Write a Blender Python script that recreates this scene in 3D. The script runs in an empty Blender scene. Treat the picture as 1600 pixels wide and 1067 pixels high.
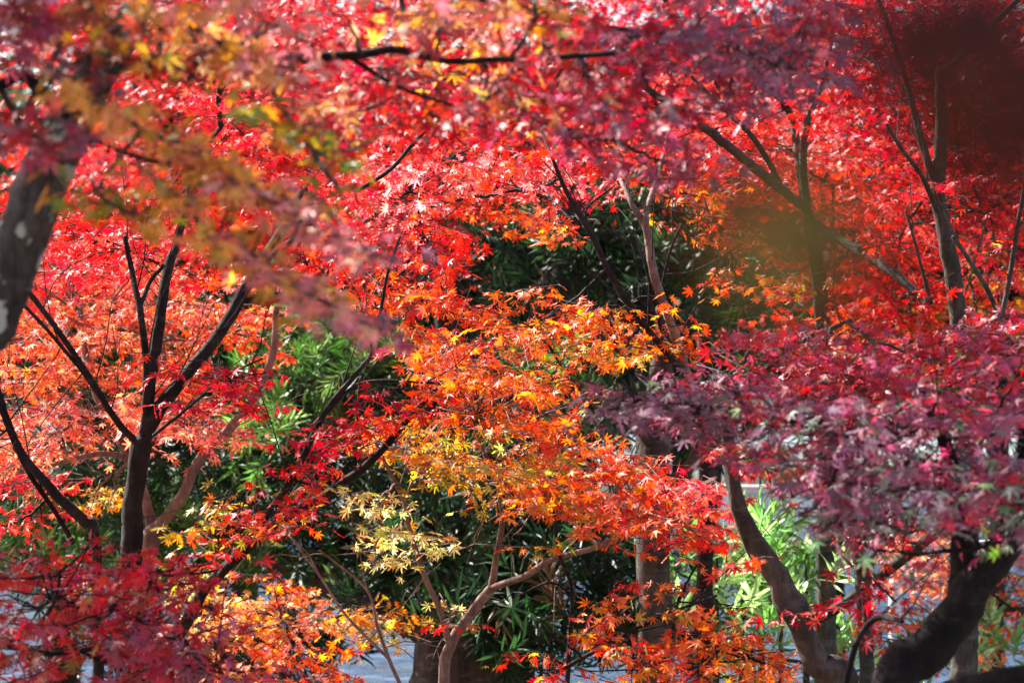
import bpy, math
import numpy as np

# ------------------------------------------------------------------ camera, sky, sun, exposure
S = bpy.context.scene
LENS, EYE = 100.0, 1.6
cam_d = bpy.data.cameras.new('camera'); cam = bpy.data.objects.new('camera', cam_d)
S.collection.objects.link(cam); S.camera = cam
cam.location = (0, 0, EYE); cam.rotation_euler = (math.radians(90), 0, 0)
cam_d.lens = LENS; cam_d.sensor_width = 36.0
cam_d.clip_start = 0.05; cam_d.clip_end = 3000
cam_d.dof.use_dof = True; cam_d.dof.focus_distance = 7.25; cam_d.dof.aperture_fstop = 5.4

SUN_AZ, SUN_EL = math.radians(-48), math.radians(40)      # azimuth from +Y towards +X
sun_dir = (math.sin(SUN_AZ)*math.cos(SUN_EL), math.cos(SUN_AZ)*math.cos(SUN_EL), math.sin(SUN_EL))
W = bpy.data.worlds.new('World'); S.world = W; W.use_nodes = True
nt = W.node_tree; sky = nt.nodes.new('ShaderNodeTexSky'); sky.sky_type = 'NISHITA'; sky.sun_disc = False
sky.sun_elevation = SUN_EL; sky.sun_rotation = SUN_AZ
nt.links.new(sky.outputs[0], nt.nodes['Background'].inputs[0]); nt.nodes['Background'].inputs[1].default_value = 0.068
sl = bpy.data.lights.new('sun', 'SUN'); sl.energy = 5.0; sl.angle = math.radians(0.5); sl.color = (1, .95, .87)
so = bpy.data.objects.new('sun', sl); S.collection.objects.link(so)
from mathutils import Vector
so.rotation_euler = Vector(sun_dir).to_track_quat('Z', 'Y').to_euler(); so.location = (0, 0, 30)
S.view_settings.view_transform = 'Standard'; S.view_settings.look = 'None'
S.view_settings.exposure = 2.25; S.view_settings.gamma = 1.0
S.cycles.max_bounces = 7; S.cycles.diffuse_bounces = 4; S.cycles.glossy_bounces = 2
S.cycles.transmission_bounces = 5; S.cycles.sample_clamp_indirect = 6.0
S.cycles.use_denoising = True

rng = np.random.default_rng(11)
K = 36.0/LENS/1600.0
def at(px, py, Y):                       # a point of the world at distance Y, from a direction measured in the photograph
    return np.array([(px-800)*K*Y, Y, EYE-(py-533.5)*K*Y])

# ------------------------------------------------------------------ helpers
def empty(name, loc, label, cat, group=None):
    o = bpy.data.objects.new(name, None); o.location = loc; S.collection.objects.link(o)
    o.empty_display_size = .1
    o['label'] = label; o['category'] = cat
    if group: o['group'] = group
    return o
def mesh_obj(name, V, F, mat, parent=None, col=None, smooth=False):
    """V (n,3), F (m,3 or 4) world coordinates"""
    V = np.asarray(V, dtype=np.float32); F = np.asarray(F, dtype=np.int32)
    if parent is not None:
        V = V - np.array(parent['_o'] if '_o' in parent else parent.location, dtype=np.float32)
    me = bpy.data.meshes.new(name)
    me.vertices.add(len(V)); me.vertices.foreach_set('co', V.ravel())
    k = F.shape[1]
    me.loops.add(F.size); me.loops.foreach_set('vertex_index', F.ravel())
    me.polygons.add(len(F)); me.polygons.foreach_set('loop_start', np.arange(len(F), dtype=np.int32)*k)
    if smooth: me.polygons.foreach_set('use_smooth', np.ones(len(F), dtype=bool))
    me.update(calc_edges=True)
    if col is not None:
        a = me.color_attributes.new('Col', 'FLOAT_COLOR', 'POINT')
        c = np.ones((len(V), 4), dtype=np.float32); c[:, :3] = col
        a.data.foreach_set('color', c.ravel())
    me.materials.append(mat)
    o = bpy.data.objects.new(name, me); S.collection.objects.link(o)
    if parent is not None: o.parent = parent
    return o
def sub_parent(child_mesh, parent):      # world vertices are stored relative to the thing: sub-parts keep the same origin
    pass
def catmull(P, n):
    P = np.asarray(P, float); Q = np.vstack([2*P[0]-P[1], P, 2*P[-1]-P[-2]]); out = []
    for i in range(1, len(Q)-2):
        t = np.linspace(0, 1, n, endpoint=False)[:, None]
        a, b, c, d = Q[i-1], Q[i], Q[i+1], Q[i+2]
        out.append(.5*((2*b)+(c-a)*t+(2*a-5*b+4*c-d)*t*t+(-a+3*b-3*c+d)*t**3))
    out.append(P[-1:]); return np.vstack(out)
def tube(P, R, sides=8, lump=0.0):
    P = np.asarray(P, float); R = np.asarray(R, float); n = len(P)
    T = np.gradient(P, axis=0); T /= np.linalg.norm(T, axis=1)[:, None]+1e-9
    ref = np.array([.3, -.9, .1]); U = np.cross(T, ref); U /= np.linalg.norm(U, axis=1)[:, None]+1e-9
    B = np.cross(T, U); a = np.linspace(0, 2*np.pi, sides, endpoint=False)
    rr = R[:, None]*np.ones((n, sides))
    if lump:
        ph = rng.random(6)*6.28; s = np.arange(n)[:, None]*.35
        rr = rr*(1+lump*(np.sin(a[None]*2+s*.8+ph[0])+.8*np.sin(a[None]*3-s*1.3+ph[1])+.7*np.sin(s*2.1+ph[2]+a[None])))
        rr = rr*(1+lump*.5*rng.normal(size=rr.shape))
    V = P[:, None]+U[:, None]*(np.cos(a)[None, :, None]*rr[..., None])+B[:, None]*(np.sin(a)[None, :, None]*rr[..., None])
    i = np.arange(n-1)[:, None]*sides; j = np.arange(sides)[None]; k = (j+1) % sides
    F = np.stack([i+j, i+k, i+sides+k, i+sides+j], -1).reshape(-1, 4)
    V = np.vstack([V.reshape(-1, 3), P[-1:]+T[-1:]*R[-1]])
    tip = len(V)-1; e = (n-1)*sides
    F = np.vstack([F, [[e+q, e+(q+1) % sides, tip, tip] for q in range(sides)]])
    # avoid degenerate quads: split everything into triangles
    T3 = np.vstack([F[:, [0, 1, 2]], F[:-sides, [0, 2, 3]]])
    return V, T3
def join(parts):
    Vs, Fs, o = [], [], 0
    for V, F in parts: Vs.append(V); Fs.append(F+o); o += len(V)
    return np.vstack(Vs), np.vstack(Fs)

# ------------------------------------------------------------------ materials
def new_mat(name):
    m = bpy.data.materials.new(name); m.use_nodes = True
    return m, m.node_tree, m.node_tree.nodes['Principled BSDF']
def leaf_mat(name, trans=.5, rough=.42, spec=.5, tval=1.5, tsat=1.1):
    m, n, p = new_mat(name); L = n.links
    a = n.nodes.new('ShaderNodeAttribute'); a.attribute_name = 'Col'
    g = n.nodes.new('ShaderNodeNewGeometry')
    tc = n.nodes.new('ShaderNodeTexCoord'); nz = n.nodes.new('ShaderNodeTexNoise'); nz.inputs['Scale'].default_value = 45
    L.new(tc.outputs['Object'], nz.inputs['Vector'])
    mr = n.nodes.new('ShaderNodeMapRange'); mr.inputs[3].default_value = .7; mr.inputs[4].default_value = 1.25
    L.new(nz.outputs['Fac'], mr.inputs[0])
    h0 = n.nodes.new('ShaderNodeHueSaturation'); L.new(a.outputs['Color'], h0.inputs['Color']); L.new(mr.outputs[0], h0.inputs['Value'])
    L.new(h0.outputs[0], p.inputs['Base Color'])
    p.inputs['Roughness'].default_value = rough; p.inputs['Specular IOR Level'].default_value = spec
    h = n.nodes.new('ShaderNodeHueSaturation'); h.inputs['Saturation'].default_value = tsat; h.inputs['Value'].default_value = tval
    L.new(h0.outputs[0], h.inputs['Color'])
    t = n.nodes.new('ShaderNodeBsdfTranslucent'); L.new(h.outputs[0], t.inputs['Color'])
    mx = n.nodes.new('ShaderNodeMixShader'); mx.inputs[0].default_value = trans
    L.new(p.outputs[0], mx.inputs[1]); L.new(t.outputs[0], mx.inputs[2])
    L.new(mx.outputs[0], n.nodes['Material Output'].inputs['Surface'])
    return m
def bark_mat(name, c1, c2, c3=None, spots=0.0, scale=60, bump=.9, spot_col=(.55, .58, .56), rough=.85):
    m, n, p = new_mat(name); L = n.links
    tc = n.nodes.new('ShaderNodeTexCoord'); mp = n.nodes.new('ShaderNodeMapping'); mp.inputs['Scale'].default_value = (1, 1, .3)
    L.new(tc.outputs['Object'], mp.inputs[0])
    nz = n.nodes.new('ShaderNodeTexNoise'); nz.inputs['Scale'].default_value = scale; nz.inputs['Detail'].default_value = 7
    nz.inputs['Roughness'].default_value = .7; L.new(mp.outputs[0], nz.inputs['Vector'])
    r = n.nodes.new('ShaderNodeValToRGB'); L.new(nz.outputs['Fac'], r.inputs[0])
    r.color_ramp.elements[0].position = .35; r.color_ramp.elements[0].color = (*c1, 1)
    r.color_ramp.elements[1].position = .65; r.color_ramp.elements[1].color = (*c2, 1)
    if c3:
        e = r.color_ramp.elements.new(.8); e.color = (*c3, 1)
    out = r.outputs[0]
    n3 = n.nodes.new('ShaderNodeTexNoise'); n3.inputs['Scale'].default_value = 7; n3.inputs['Detail'].default_value = 5
    L.new(tc.outputs['Object'], n3.inputs['Vector'])
    mr = n.nodes.new('ShaderNodeMapRange'); mr.inputs[1].default_value = .3; mr.inputs[2].default_value = .7; mr.inputs[3].default_value = .45; mr.inputs[4].default_value = 1.5; L.new(n3.outputs['Fac'], mr.inputs[0])
    hv = n.nodes.new('ShaderNodeHueSaturation'); L.new(out, hv.inputs['Color']); L.new(mr.outputs[0], hv.inputs['Value']); out = hv.outputs[0]
    m4 = n.nodes.new('ShaderNodeMapping'); m4.inputs['Scale'].default_value = (18, 18, 60); L.new(tc.outputs['Object'], m4.inputs[0])
    n4 = n.nodes.new('ShaderNodeTexNoise'); n4.inputs['Scale'].default_value = 1; n4.inputs['Detail'].default_value = 2; L.new(m4.outputs[0], n4.inputs['Vector'])
    r4 = n.nodes.new('ShaderNodeMapRange'); r4.inputs[1].default_value = .56; r4.inputs[2].default_value = .70; r4.inputs[3].default_value = 0; r4.inputs[4].default_value = .3; L.new(n4.outputs['Fac'], r4.inputs[0])
    x4 = n.nodes.new('ShaderNodeMix'); x4.data_type = 'RGBA'; L.new(r4.outputs[0], x4.inputs[0]); L.new(out, x4.inputs[6]); x4.inputs[7].default_value = (*(c3 or c2), 1); out = x4.outputs[2]
    if spots:
        n2 = n.nodes.new('ShaderNodeTexNoise'); n2.inputs['Scale'].default_value = 20; n2.inputs['Detail'].default_value = 3
        L.new(tc.outputs['Object'], n2.inputs['Vector'])
        r2 = n.nodes.new('ShaderNodeValToRGB'); L.new(n2.outputs['Fac'], r2.inputs[0])
        r2.color_ramp.elements[0].position = 1-spots-.02; r2.color_ramp.elements[1].position = 1-spots+.02
        mx = n.nodes.new('ShaderNodeMix'); mx.data_type = 'RGBA'; L.new(r2.outputs[0], mx.inputs[0])
        L.new(out, mx.inputs[6]); mx.inputs[7].default_value = (*spot_col, 1); out = mx.outputs[2]
    L.new(out, p.inputs['Base Color']); p.inputs['Roughness'].default_value = rough; p.inputs['Specular IOR Level'].default_value = .2
    b = n.nodes.new('ShaderNodeBump'); b.inputs['Strength'].default_value = bump; b.inputs['Distance'].default_value = .01
    L.new(nz.outputs['Fac'], b.inputs['Height']); L.new(b.outputs[0], p.inputs['Normal'])
    return m
M_leaf = leaf_mat('maple_leaf', .56, .46, .38, 1.3)
M_gloss = leaf_mat('maple_leaf_waxy', .45, .48, .6, 1.3)
M_ever = leaf_mat('needle_leaf', .25, .45, .25, 1.6)
M_shrub = leaf_mat('shrub_leaf', .35, .3, .6, 1.7)
M_bark = bark_mat('dark_bark', (.010, .007, .007), (.030, .021, .019), (.085, .068, .064))
M_bark_pink = bark_mat('sunlit_pinkish_bark', (.15, .085, .07), (.28, .18, .155), (.42, .34, .3), scale=80)  # pale pink sunlight on the stems put into the bark colour
M_bark_lichen = bark_mat('lichen_bark', (.03, .027, .025), (.10, .09, .085), (.17, .17, .16), spots=.38, scale=70)
M_bark_green = bark_mat('grey_green_bark', (.028, .026, .020), (.075, .070, .056), (.16, .16, .13), scale=80)
M_bark_old = bark_mat('old_bark', (.022, .017, .014), (.08, .062, .050), (.20, .175, .15), scale=22, bump=1.0)

# ------------------------------------------------------------------ leaf templates
def maple_template(high=True):
    ang = [-122, -80, -39, 0, 39, 80, 122]; ln = [.42, .76, .94, 1.0, .94, .76, .42]
    pts = [(.07, 180, 0)]
    for i, (a, l) in enumerate(zip(ang, ln)):
        if high:
            pts += [(l*.52, a-10.5, .35), (l*.8, a-4.2, .7), (l, a, 1), (l*.8, a+4.2, .7), (l*.52, a+10.5, .35)]
        else:
            pts += [(l, a, 1)]
        if i < 6: pts.append((.235 if high else .32, (a+ang[i+1])/2, .1))
    V = [(0, 0, 0)]; w = [0]
    for r, a, t in pts:
        x, y = r*math.cos(math.radians(a)), r*math.sin(math.radians(a))
        V.append((x, y, -.16*r*r-(.05 if t == .1 else -.02 if t == 1 else 0))); w.append(t)
    n = len(pts); F = [(0, 1+i, 1+(i+1) % n) for i in range(n)]
    b = len(V); V += [(-.0, .018, 0), (-.0, -.018, 0), (-.62, .0, .05)]; w += [1, 1, 1]
    F.append((b, b+2, b+1))
    return np.array(V), np.array(F), np.array(w)
T_HI, T_LO = maple_template(True), maple_template(False)
def blade_template():
    xs = [0, .3, .65, 1.0]; ws = [.012, .058, .052, 0]
    V = [(0, 0, 0), (.3, .058, -.03), (.3, 0, .0), (.3, -.058, -.03), (.68, .05, -.06), (.68, 0, -.035), (.68, -.05, -.06), (1, 0, -.12)]
    F = [(0, 2, 1), (0, 3, 2), (1, 2, 5), (1, 5, 4), (2, 3, 6), (2, 6, 5), (4, 5, 7), (5, 6, 7)]
    return np.array(V), np.array(F), np.array([0, .3, .3, .3, .6, .6, .6, 1])
T_BLADE = blade_template()
def norm(v): return v/(np.linalg.norm(v, axis=-1, keepdims=True)+1e-9)
def stamp(tpl, P, X, Z, s, col, tipcol=None, curl=None):
    V, F, w = tpl; N = len(P); X = norm(X); Z = norm(Z-(Z*X).sum(1)[:, None]*X); Yv = np.cross(Z, X)
    v = V[None]*np.ones((N, 1, 1))
    if curl is not None: v[..., 2] *= curl[:, None]
    v = v.copy(); v[:, 1:, 2] += rng.normal(size=(N, len(V)-1))*.035
    v = v*s[:, None, None]
    O = P[:, None]+v[..., 0:1]*X[:, None]+v[..., 1:2]*Yv[:, None]+v[..., 2:3]*Z[:, None]
    Fo = F[None]+(np.arange(N)*len(V))[:, None, None]
    C = col[:, None]*np.ones((1, len(V), 1))
    if tipcol is not None: C = C*(1-w[None, :, None]*.7)+tipcol[:, None]*(w[None, :, None]*.7)
    return O.reshape(-1, 3), Fo.reshape(-1, 3), C.reshape(-1, 3)

# leaf colours (reflectance)
PAL = {
 'hot':     [(.6, (.88, .34, .32)), (.4, (.86, .20, .18))],  # pale pink glare of sun-struck leaves put into the colour
 'red':     [(.55, (.70, .035, .030)), (.35, (.76, .075, .040)), (.1, (.52, .02, .03))],
 'pinkred': [(.5, (.78, .075, .085)), (.4, (.82, .14, .11)), (.1, (.66, .04, .06))],
 'coral':   [(.55, (.82, .13, .065)), (.35, (.84, .22, .09)), (.1, (.76, .07, .05))],
 'salmon':  [(.5, (.84, .26, .14)), (.4, (.85, .36, .18)), (.1, (.80, .14, .10))],
 'orange':  [(.5, (.80, .16, .030)), (.25, (.82, .26, .045)), (.2, (.76, .08, .03)), (.05, (.68, .42, .06))],
 'orangey': [(.4, (.82, .28, .05)), (.3, (.82, .42, .08)), (.2, (.70, .48, .08)), (.1, (.78, .14, .04))],
 'yellow':  [(.6, (.82, .82, .30)), (.3, (.62, .66, .14)), (.12, (.8, .42, .12))],
 'olive':   [(.4, (.44, .36, .05)), (.3, (.60, .32, .05)), (.2, (.26, .30, .04)), (.1, (.66, .18, .04))],
 'crimson': [(.6, (.50, .022, .032)), (.25, (.38, .018, .04)), (.15, (.62, .05, .03))],  # deep red leaves; on back treetops, shade put into the colour
 'magenta': [(.5, (.46, .075, .13)), (.3, (.38, .10, .17)), (.2, (.56, .045, .07))],
 'mauve':   [(.4, (.36, .16, .23)), (.25, (.45, .11, .17)), (.2, (.24, .17, .21)), (.15, (.45, .06, .08))],  # bluish sky sheen on shaded red leaves, put into the colour
 'dusk':    [(.5, (.22, .12, .16)), (.3, (.18, .13, .15)), (.2, (.28, .08, .11))],  # greyer mauve: shade and sky tint put into the colour
 'greygreen': [(.5, (.21, .27, .21)), (.3, (.29, .17, .20)), (.2, (.17, .28, .15))],
 'ochre':   [(.5, (.84, .43, .09)), (.25, (.84, .34, .14)), (.15, (.55, .40, .10)), (.1, (.74, .18, .14))],
 'rose':    [(.5, (.82, .33, .32)), (.3, (.82, .40, .25)), (.2, (.78, .28, .28))],
 'bronze':  [(.5, (.36, .10, .05)), (.3, (.46, .07, .04)), (.2, (.28, .18, .05))],
 'green':   [(.5, (.16, .26, .05)), (.3, (.26, .33, .05)), (.2, (.4, .34, .05))],
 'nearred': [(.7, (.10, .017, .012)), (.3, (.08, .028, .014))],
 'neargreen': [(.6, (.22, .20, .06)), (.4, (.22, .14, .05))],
 'ever':    [(.5, (.016, .042, .016)), (.3, (.028, .065, .022)), (.15, (.012, .030, .014)), (.05, (.10, .07, .03))],  # near-black green: deep shade of the hollows put into the colour
 'everlit': [(.5, (.06, .14, .03)), (.3, (.10, .20, .045)), (.17, (.03, .08, .02)), (.03, (.2, .14, .05))],  # lighter copy of the evergreen green, sunlight put into the colour
 'shrub':   [(.5, (.17, .34, .09)), (.25, (.34, .50, .20)), (.25, (.09, .21, .05))],
}
def pick(pal, n):
    if isinstance(pal, str): pal = [(1, pal)]
    w = np.array([a for a, _ in pal], float); w /= w.sum()
    which = rng.choice(len(pal), n, p=w); out = np.zeros((n, 3))
    for i, (_, name) in enumerate(pal):
        e = PAL[name]; idx = np.where(which == i)[0]
        ww = np.array([a for a, _ in e]); ww = ww/ww.sum()
        out[idx] = np.array([c for _, c in e])[rng.choice(len(e), len(idx), p=ww)]
    out *= rng.uniform(.75, 1.2, (n, 1)); out *= rng.uniform(.9, 1.1, (n, 3))
    return np.clip(out, 0, .85)

class Tree:
    def __init__(self, name, base, label, cat, bark, group=None, leaf=None):
        self.o = empty(name, base, label, cat, group); self.base = np.array(base, float)
        self.nodes = []; self.L = []; self.tw = []; self.bark = bark; self.leaf = leaf or M_leaf; self.last = None
    def limb(self, pts, name='limb', mat=None, parent=None, lump=.035, sides=10, nodes=True, label=None):
        """pts: (px, py, Y, half width in px)"""
        P = np.array([at(a, b, c) for a, b, c, _ in pts]); R = np.array([d*K*c for _, _, c, d in pts])
        return self.limb3(P, R, name, mat, parent, lump, sides, nodes, label)
    def limb3(self, P, R, name='limb', mat=None, parent=None, lump=.035, sides=10, nodes=True, label=None):
        C = catmull(np.column_stack([P, R]), 14)
        al = np.r_[0, np.cumsum(np.linalg.norm(np.diff(C[:, :3], axis=0), axis=1))]
        step = max(.55*float(np.mean(R)), .014, al[-1]/160); m = max(4, int(al[-1]/step)+1)
        q = np.linspace(0, al[-1], m); C = np.stack([np.interp(q, al, C[:, k]) for k in range(4)], 1)
        Pc, Rc = C[:, :3], np.maximum(C[:, 3], .0012)
        wob = rng.normal(size=Pc.shape); wob = (wob+np.roll(wob, 1, 0)+np.roll(wob, -1, 0))/3
        Pc = Pc+wob*Rc[:, None]*.10
        V, F = tube(Pc, Rc, sides, lump)
        o = mesh_obj(name, V, F, mat or self.bark, None, smooth=True)
        me = o.data; co = V-self.base; me.vertices.foreach_set('co', co.astype(np.float32).ravel()); me.update()
        o.parent = parent or self.o
        if label: o['label'] = label
        if nodes and name == 'limb' and 5.3 < P[0][1] < 8.6 and np.mean(R) < .035: self.sprout(Pc, Rc)
        if nodes:
            for q in Pc[::3]: self.nodes.append(q)
        return o
    def ground_trunk(self, pts, **k):     # first point continues straight down to the ground
        a, b, Y, r = pts[0]; P = at(a, b, Y); B = self.base; rr = r*K*Y
        ps = [np.array([B[0], B[1], -.05]), B*[1, 1, 0]*.5+P*[.5, .5, 0]+[0, 0, P[2]*.45]]
        ps += [at(p[0], p[1], p[2]) for p in pts]; rs = [rr*1.7, rr*1.15]+[p[3]*K*p[2] for p in pts]
        return self.limb3(np.array(ps), np.array(rs), 'trunk', **k)
    def sprout(self, P, R, every=.16, Lm=.3, r0=.0022):
        al = np.r_[0, np.cumsum(np.linalg.norm(np.diff(P, axis=0), axis=1))]
        for q in np.arange(every*.6, al[-1], every):
            i = min(int(np.searchsorted(al, q+rng.normal()*.03)), len(P)-2); i = max(i, 1); T = P[i+1]-P[i-1]; T = T/np.linalg.norm(T)
            d = T*.7+rng.normal(size=3)*.55+np.array([0, 0, .25]); d /= np.linalg.norm(d); L = Lm*rng.uniform(.5, 1.5)
            a = P[i]; b = a+d*L*.5+rng.normal(size=3)*.012; c = b+(d+rng.normal(size=3)*.25+[0, 0, .1])*L*.5
            self.tw.append(tube([a, a*.5+b*.5+rng.normal(size=3)*.006, b, c], [r0, r0*.8, r0*.62, .0007], 5))
            for k in range(2):
                e = b*(1-k*.5)+c*k*.5; f = e+(d+rng.normal(size=3)*.7)*L*.35
                self.tw.append(tube([e, e*.5+f*.5+rng.normal(size=3)*.004, f], [r0*.5, r0*.4, .0006], 4))
    def connect(self, c):
        if not self.nodes: self.nodes.append(np.array(c)); return None
        N = np.array(self.nodes); d = np.linalg.norm(N-c, axis=1); a = N[d.argmin()]
        D = d.min(); mid = a*.5+c*.5+np.array([rng.normal()*.06, rng.normal()*.06, -.05])*D
        P = catmull([a, mid, c], 5); R = np.linspace(min(.004+.006*D, .011), .0025, len(P))
        P[1:-1] += rng.normal(size=P[1:-1].shape)*.012*min(D, 1)
        self.tw.append(tube(P, R, 5))
        for q in P[3:]: self.nodes.append(q)
        return P
    def patch(self, cx, cy, rx, ry, ang, Y, pal, cov=2.2, dY=.25, R=None, hi=None, face=.45, droop=.55, tip=None, tw=True, edge=None, spec=0):
        R = R or (.031 if Y < 5.65 else .0275); c = at(cx, cy, Y); spine = self.connect(c); cov = cov*(3.2 if Y < 4.3 else 1.7 if Y < 5.61 else 1.3)
        lp = R/(K*Y); N = cov*math.pi*rx*ry/(lp*lp*.62); m = 2 if Y < 5.05 else 3 if Y < 6 else 4; ns = max(1, int(N/(2*m+.6)+.5))
        ca, sa = math.cos(math.radians(ang)), math.sin(math.radians(ang))
        r = np.sqrt(rng.random(ns))*(.9+.16*rng.normal(size=ns)); t = rng.random(ns)*6.283
        u, v = r*np.cos(t)*rx, r*np.sin(t)*ry
        sp = .088/(K*Y)
        if ry > .75*sp:                       # maple leaves lie in flat tiers with gaps between them
            ph = rng.random(); v = (np.round(v/sp+ph)-ph)*sp+rng.normal(size=ns)*.15*sp+u*rng.normal()*.05+np.abs(u)*.03
        px, py = cx+u*ca-v*sa, cy+u*sa+v*ca; YY = Y+rng.normal(size=ns)*dY
        C = np.stack([(px-800)*K*Y, YY, EYE-(py-533.5)*K*Y], 1)
        out = C-(spine[0] if spine is not None else c)[None]; out[:, 2] = 0; out = norm(out)
        az = rng.random(ns)*6.283; d = norm(np.stack([np.cos(az), np.sin(az), 0*az], 1)*1.0+out*.7)
        d[:, 2] = rng.normal(size=ns)*.22-.18; d = norm(d)
        side = norm(np.cross(d, [0, 0, 1])+rng.normal(size=(ns, 3))*.15)
        P, X = [], []
        for k in range(m):
            q = C+d*(k-m*.5)*R*1.35
            for s in (-1, 1):
                keep = rng.random(ns) < .93
                a = np.radians(rng.uniform(40, 80, ns))[:, None]; ax = d*np.cos(a)+side*s*np.sin(a)
                ax = ax+rng.normal(size=(ns, 3))*.22; ax[:, 2] -= rng.uniform(.1, 1.0, ns)*droop*2*.6
                ax = norm(ax)
                P.append((q+ax*R*.62+rng.normal(size=(ns, 3))*R*.15)[keep]); X.append(ax[keep])
        ax = d+rng.normal(size=(ns, 3))*.2; ax[:, 2] -= droop*.6; ax = norm(ax)
        P.append(C+d*(m*.5)*R*1.35+ax*R*.5); X.append(ax)
        P = np.vstack(P); X = np.vstack(X); n = len(P)
        Z = np.array([0, -face, .8])[None]+rng.normal(size=(n, 3))*.5
        s = R*rng.uniform(.62, 1.12, n)
        hi = (Y < 9.3) if hi is None else hi
        c0 = pick(pal, n); tc = None
        if tip: tc = pick(tip, n)
        else: tc = np.clip(c0*np.array([1.0, .6, .8]), 0, .85)
        self.L.append(stamp(T_HI if hi else T_LO, P, X, Z, s, c0, tc, rng.uniform(-.4, 2.4, n)))
        if tw:
            for i in range(ns):
                a = C[i]-d[i]*m*.55*R*1.35; b = C[i]+d[i]*m*.5*R*1.35
                if spine is not None and i % 3 != 2:
                    sp = spine[2:]; j = np.linalg.norm(sp-a, axis=1).argmin(); st = sp[j]
                    if np.linalg.norm(st-a) < .55:
                        mid = (st+a)*.5+rng.normal(size=3)*.02
                        self.tw.append(tube([st, mid, a, b], [.0022, .0018, .0013, .0007], 4)); continue
                self.tw.append(tube([a-d[i]*R*1.2+[0, 0, -.01], a, b], [.0014, .0012, .0007], 4))
    def blades(self, cx, cy, rx, ry, ang, Y, pal, cov=2.0, dY=.3, Lf=.10, up=.35, per=16, wid=1.0):
        c = at(cx, cy, Y); self.connect(c); lp = Lf/(K*Y); cov = cov*1.5
        N = cov*math.pi*rx*ry/(lp*lp*.06*wid); ns = max(1, int(N/per))
        ca, sa = math.cos(math.radians(ang)), math.sin(math.radians(ang))
        r = np.sqrt(rng.random(ns))*(.92+.13*rng.normal(size=ns)); t = rng.random(ns)*6.283
        u, v = r*np.cos(t)*rx, r*np.sin(t)*ry
        px, py = cx+u*ca-v*sa, cy+u*sa+v*ca
        C = np.stack([(px-800)*K*Y, Y+rng.normal(size=ns)*dY, EYE-(py-533.5)*K*Y], 1)
        D = norm(rng.normal(size=(ns, 3))*.8+np.array([0, -.25, up]))
        cc = pick(pal, ns)
        P, X, Z, Cc = [], [], [], []
        E = norm(np.cross(D, rng.normal(size=(ns, 3)))); G = np.cross(D, E)
        for k in range(per):
            a = k*2.4; o = E*math.cos(a)+G*math.sin(a); tt = k/per
            spread = 1.1-.75*tt
            P.append(C+D*(tt*.9*Lf)); X.append(norm(o*spread+D*(.55+.6*tt)+rng.normal(size=(ns, 3))*.12)); Z.append(D+rng.normal(size=(ns, 3))*.2)
            Cc.append(cc*rng.uniform(.8, 1.2, (ns, 1))*(1+.35*tt))
        P = np.vstack(P); X = np.vstack(X); Z = np.vstack(Z); Cc = np.clip(np.vstack(Cc), 0, .8)
        V, F, w = T_BLADE; V = V*[1, wid, 1]
        self.L.append(stamp((V, F, w), P, X, Z, Lf*rng.uniform(.6, 1.1, len(P)), Cc, None, rng.uniform(-.5, 2.2, len(P))))
    def finish(self, name='crown', label=None):
        if self.L: self.flush(name, label)
        if self.tw:
            V, F = join(self.tw); o = mesh_obj('twigs', V-self.base, F, self.bark); o.parent = self.o
            o['kind'] = 'stuff'; self.tw = []
    def flush(self, name, label=None, mat=None):
        o = 0; Vs, Fs, Cs = [], [], []
        for V, F, C in self.L: Vs.append(V); Fs.append(F+o); Cs.append(C); o += len(V)
        ob = mesh_obj(name, np.vstack(Vs)-self.base, np.vstack(Fs), mat or self.leaf, None, np.vstack(Cs)); ob.parent = self.o
        if label: ob['label'] = label
        self.L = []; global NL; NL += o
        return ob
NL = 0

# ------------------------------------------------------------------ ground, pond, banks
def sheet(name, x0, x1, y0, y1, z, mat, nx=2, ny=2, amp=0):
    gx, gy = np.meshgrid(np.linspace(x0, x1, nx), np.linspace(y0, y1, ny)); gz = np.full_like(gx, z)
    if amp: gz += rng.normal(size=gx.shape)*amp
    V = np.stack([gx, gy, gz], -1).reshape(-1, 3); i = np.arange(ny-1)[:, None]*nx+np.arange(nx-1)[None]
    F = np.stack([i, i+1, i+nx+1, i+nx], -1).reshape(-1, 4)
    o = mesh_obj(name, V, F, mat); o['kind'] = 'structure'; return o
def ground_mat():
    m, n, p = new_mat('leaf_strewn_soil'); L = n.links; tc = n.nodes.new('ShaderNodeTexCoord')
    a = n.nodes.new('ShaderNodeTexNoise'); a.inputs['Scale'].default_value = 6; a.inputs['Detail'].default_value = 8
    L.new(tc.outputs['Object'], a.inputs['Vector']); r = n.nodes.new('ShaderNodeValToRGB'); L.new(a.outputs['Fac'], r.inputs[0])
    r.color_ramp.elements[0].color = (.05, .05, .02, 1); r.color_ramp.elements[0].position = .35
    r.color_ramp.elements[1].color = (.2, .1, .05, 1); r.color_ramp.elements[1].position = .65
    L.new(r.outputs[0], p.inputs['Base Color']); p.inputs['Roughness'].default_value = 1; return m
sheet('ground', -400, 400, -5, 1500, 0, ground_mat())
def water_mat():
    m, n, p = new_mat('rippled_water'); L = n.links; tc = n.nodes.new('ShaderNodeTexCoord')
    a = n.nodes.new('ShaderNodeTexNoise'); a.inputs['Scale'].default_value = 2.2; a.inputs['Detail'].default_value = 4
    L.new(tc.outputs['Object'], a.inputs['Vector']); b = n.nodes.new('ShaderNodeBump'); b.inputs['Strength'].default_value = 1; b.inputs['Distance'].default_value = .05
    L.new(a.outputs['Fac'], b.inputs['Height']); L.new(b.outputs[0], p.inputs['Normal'])
    p.inputs['Base Color'].default_value = (.045, .075, .13, 1); p.inputs['Roughness'].default_value = .15
    p.inputs['Specular IOR Level'].default_value = .5
    return m
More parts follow.
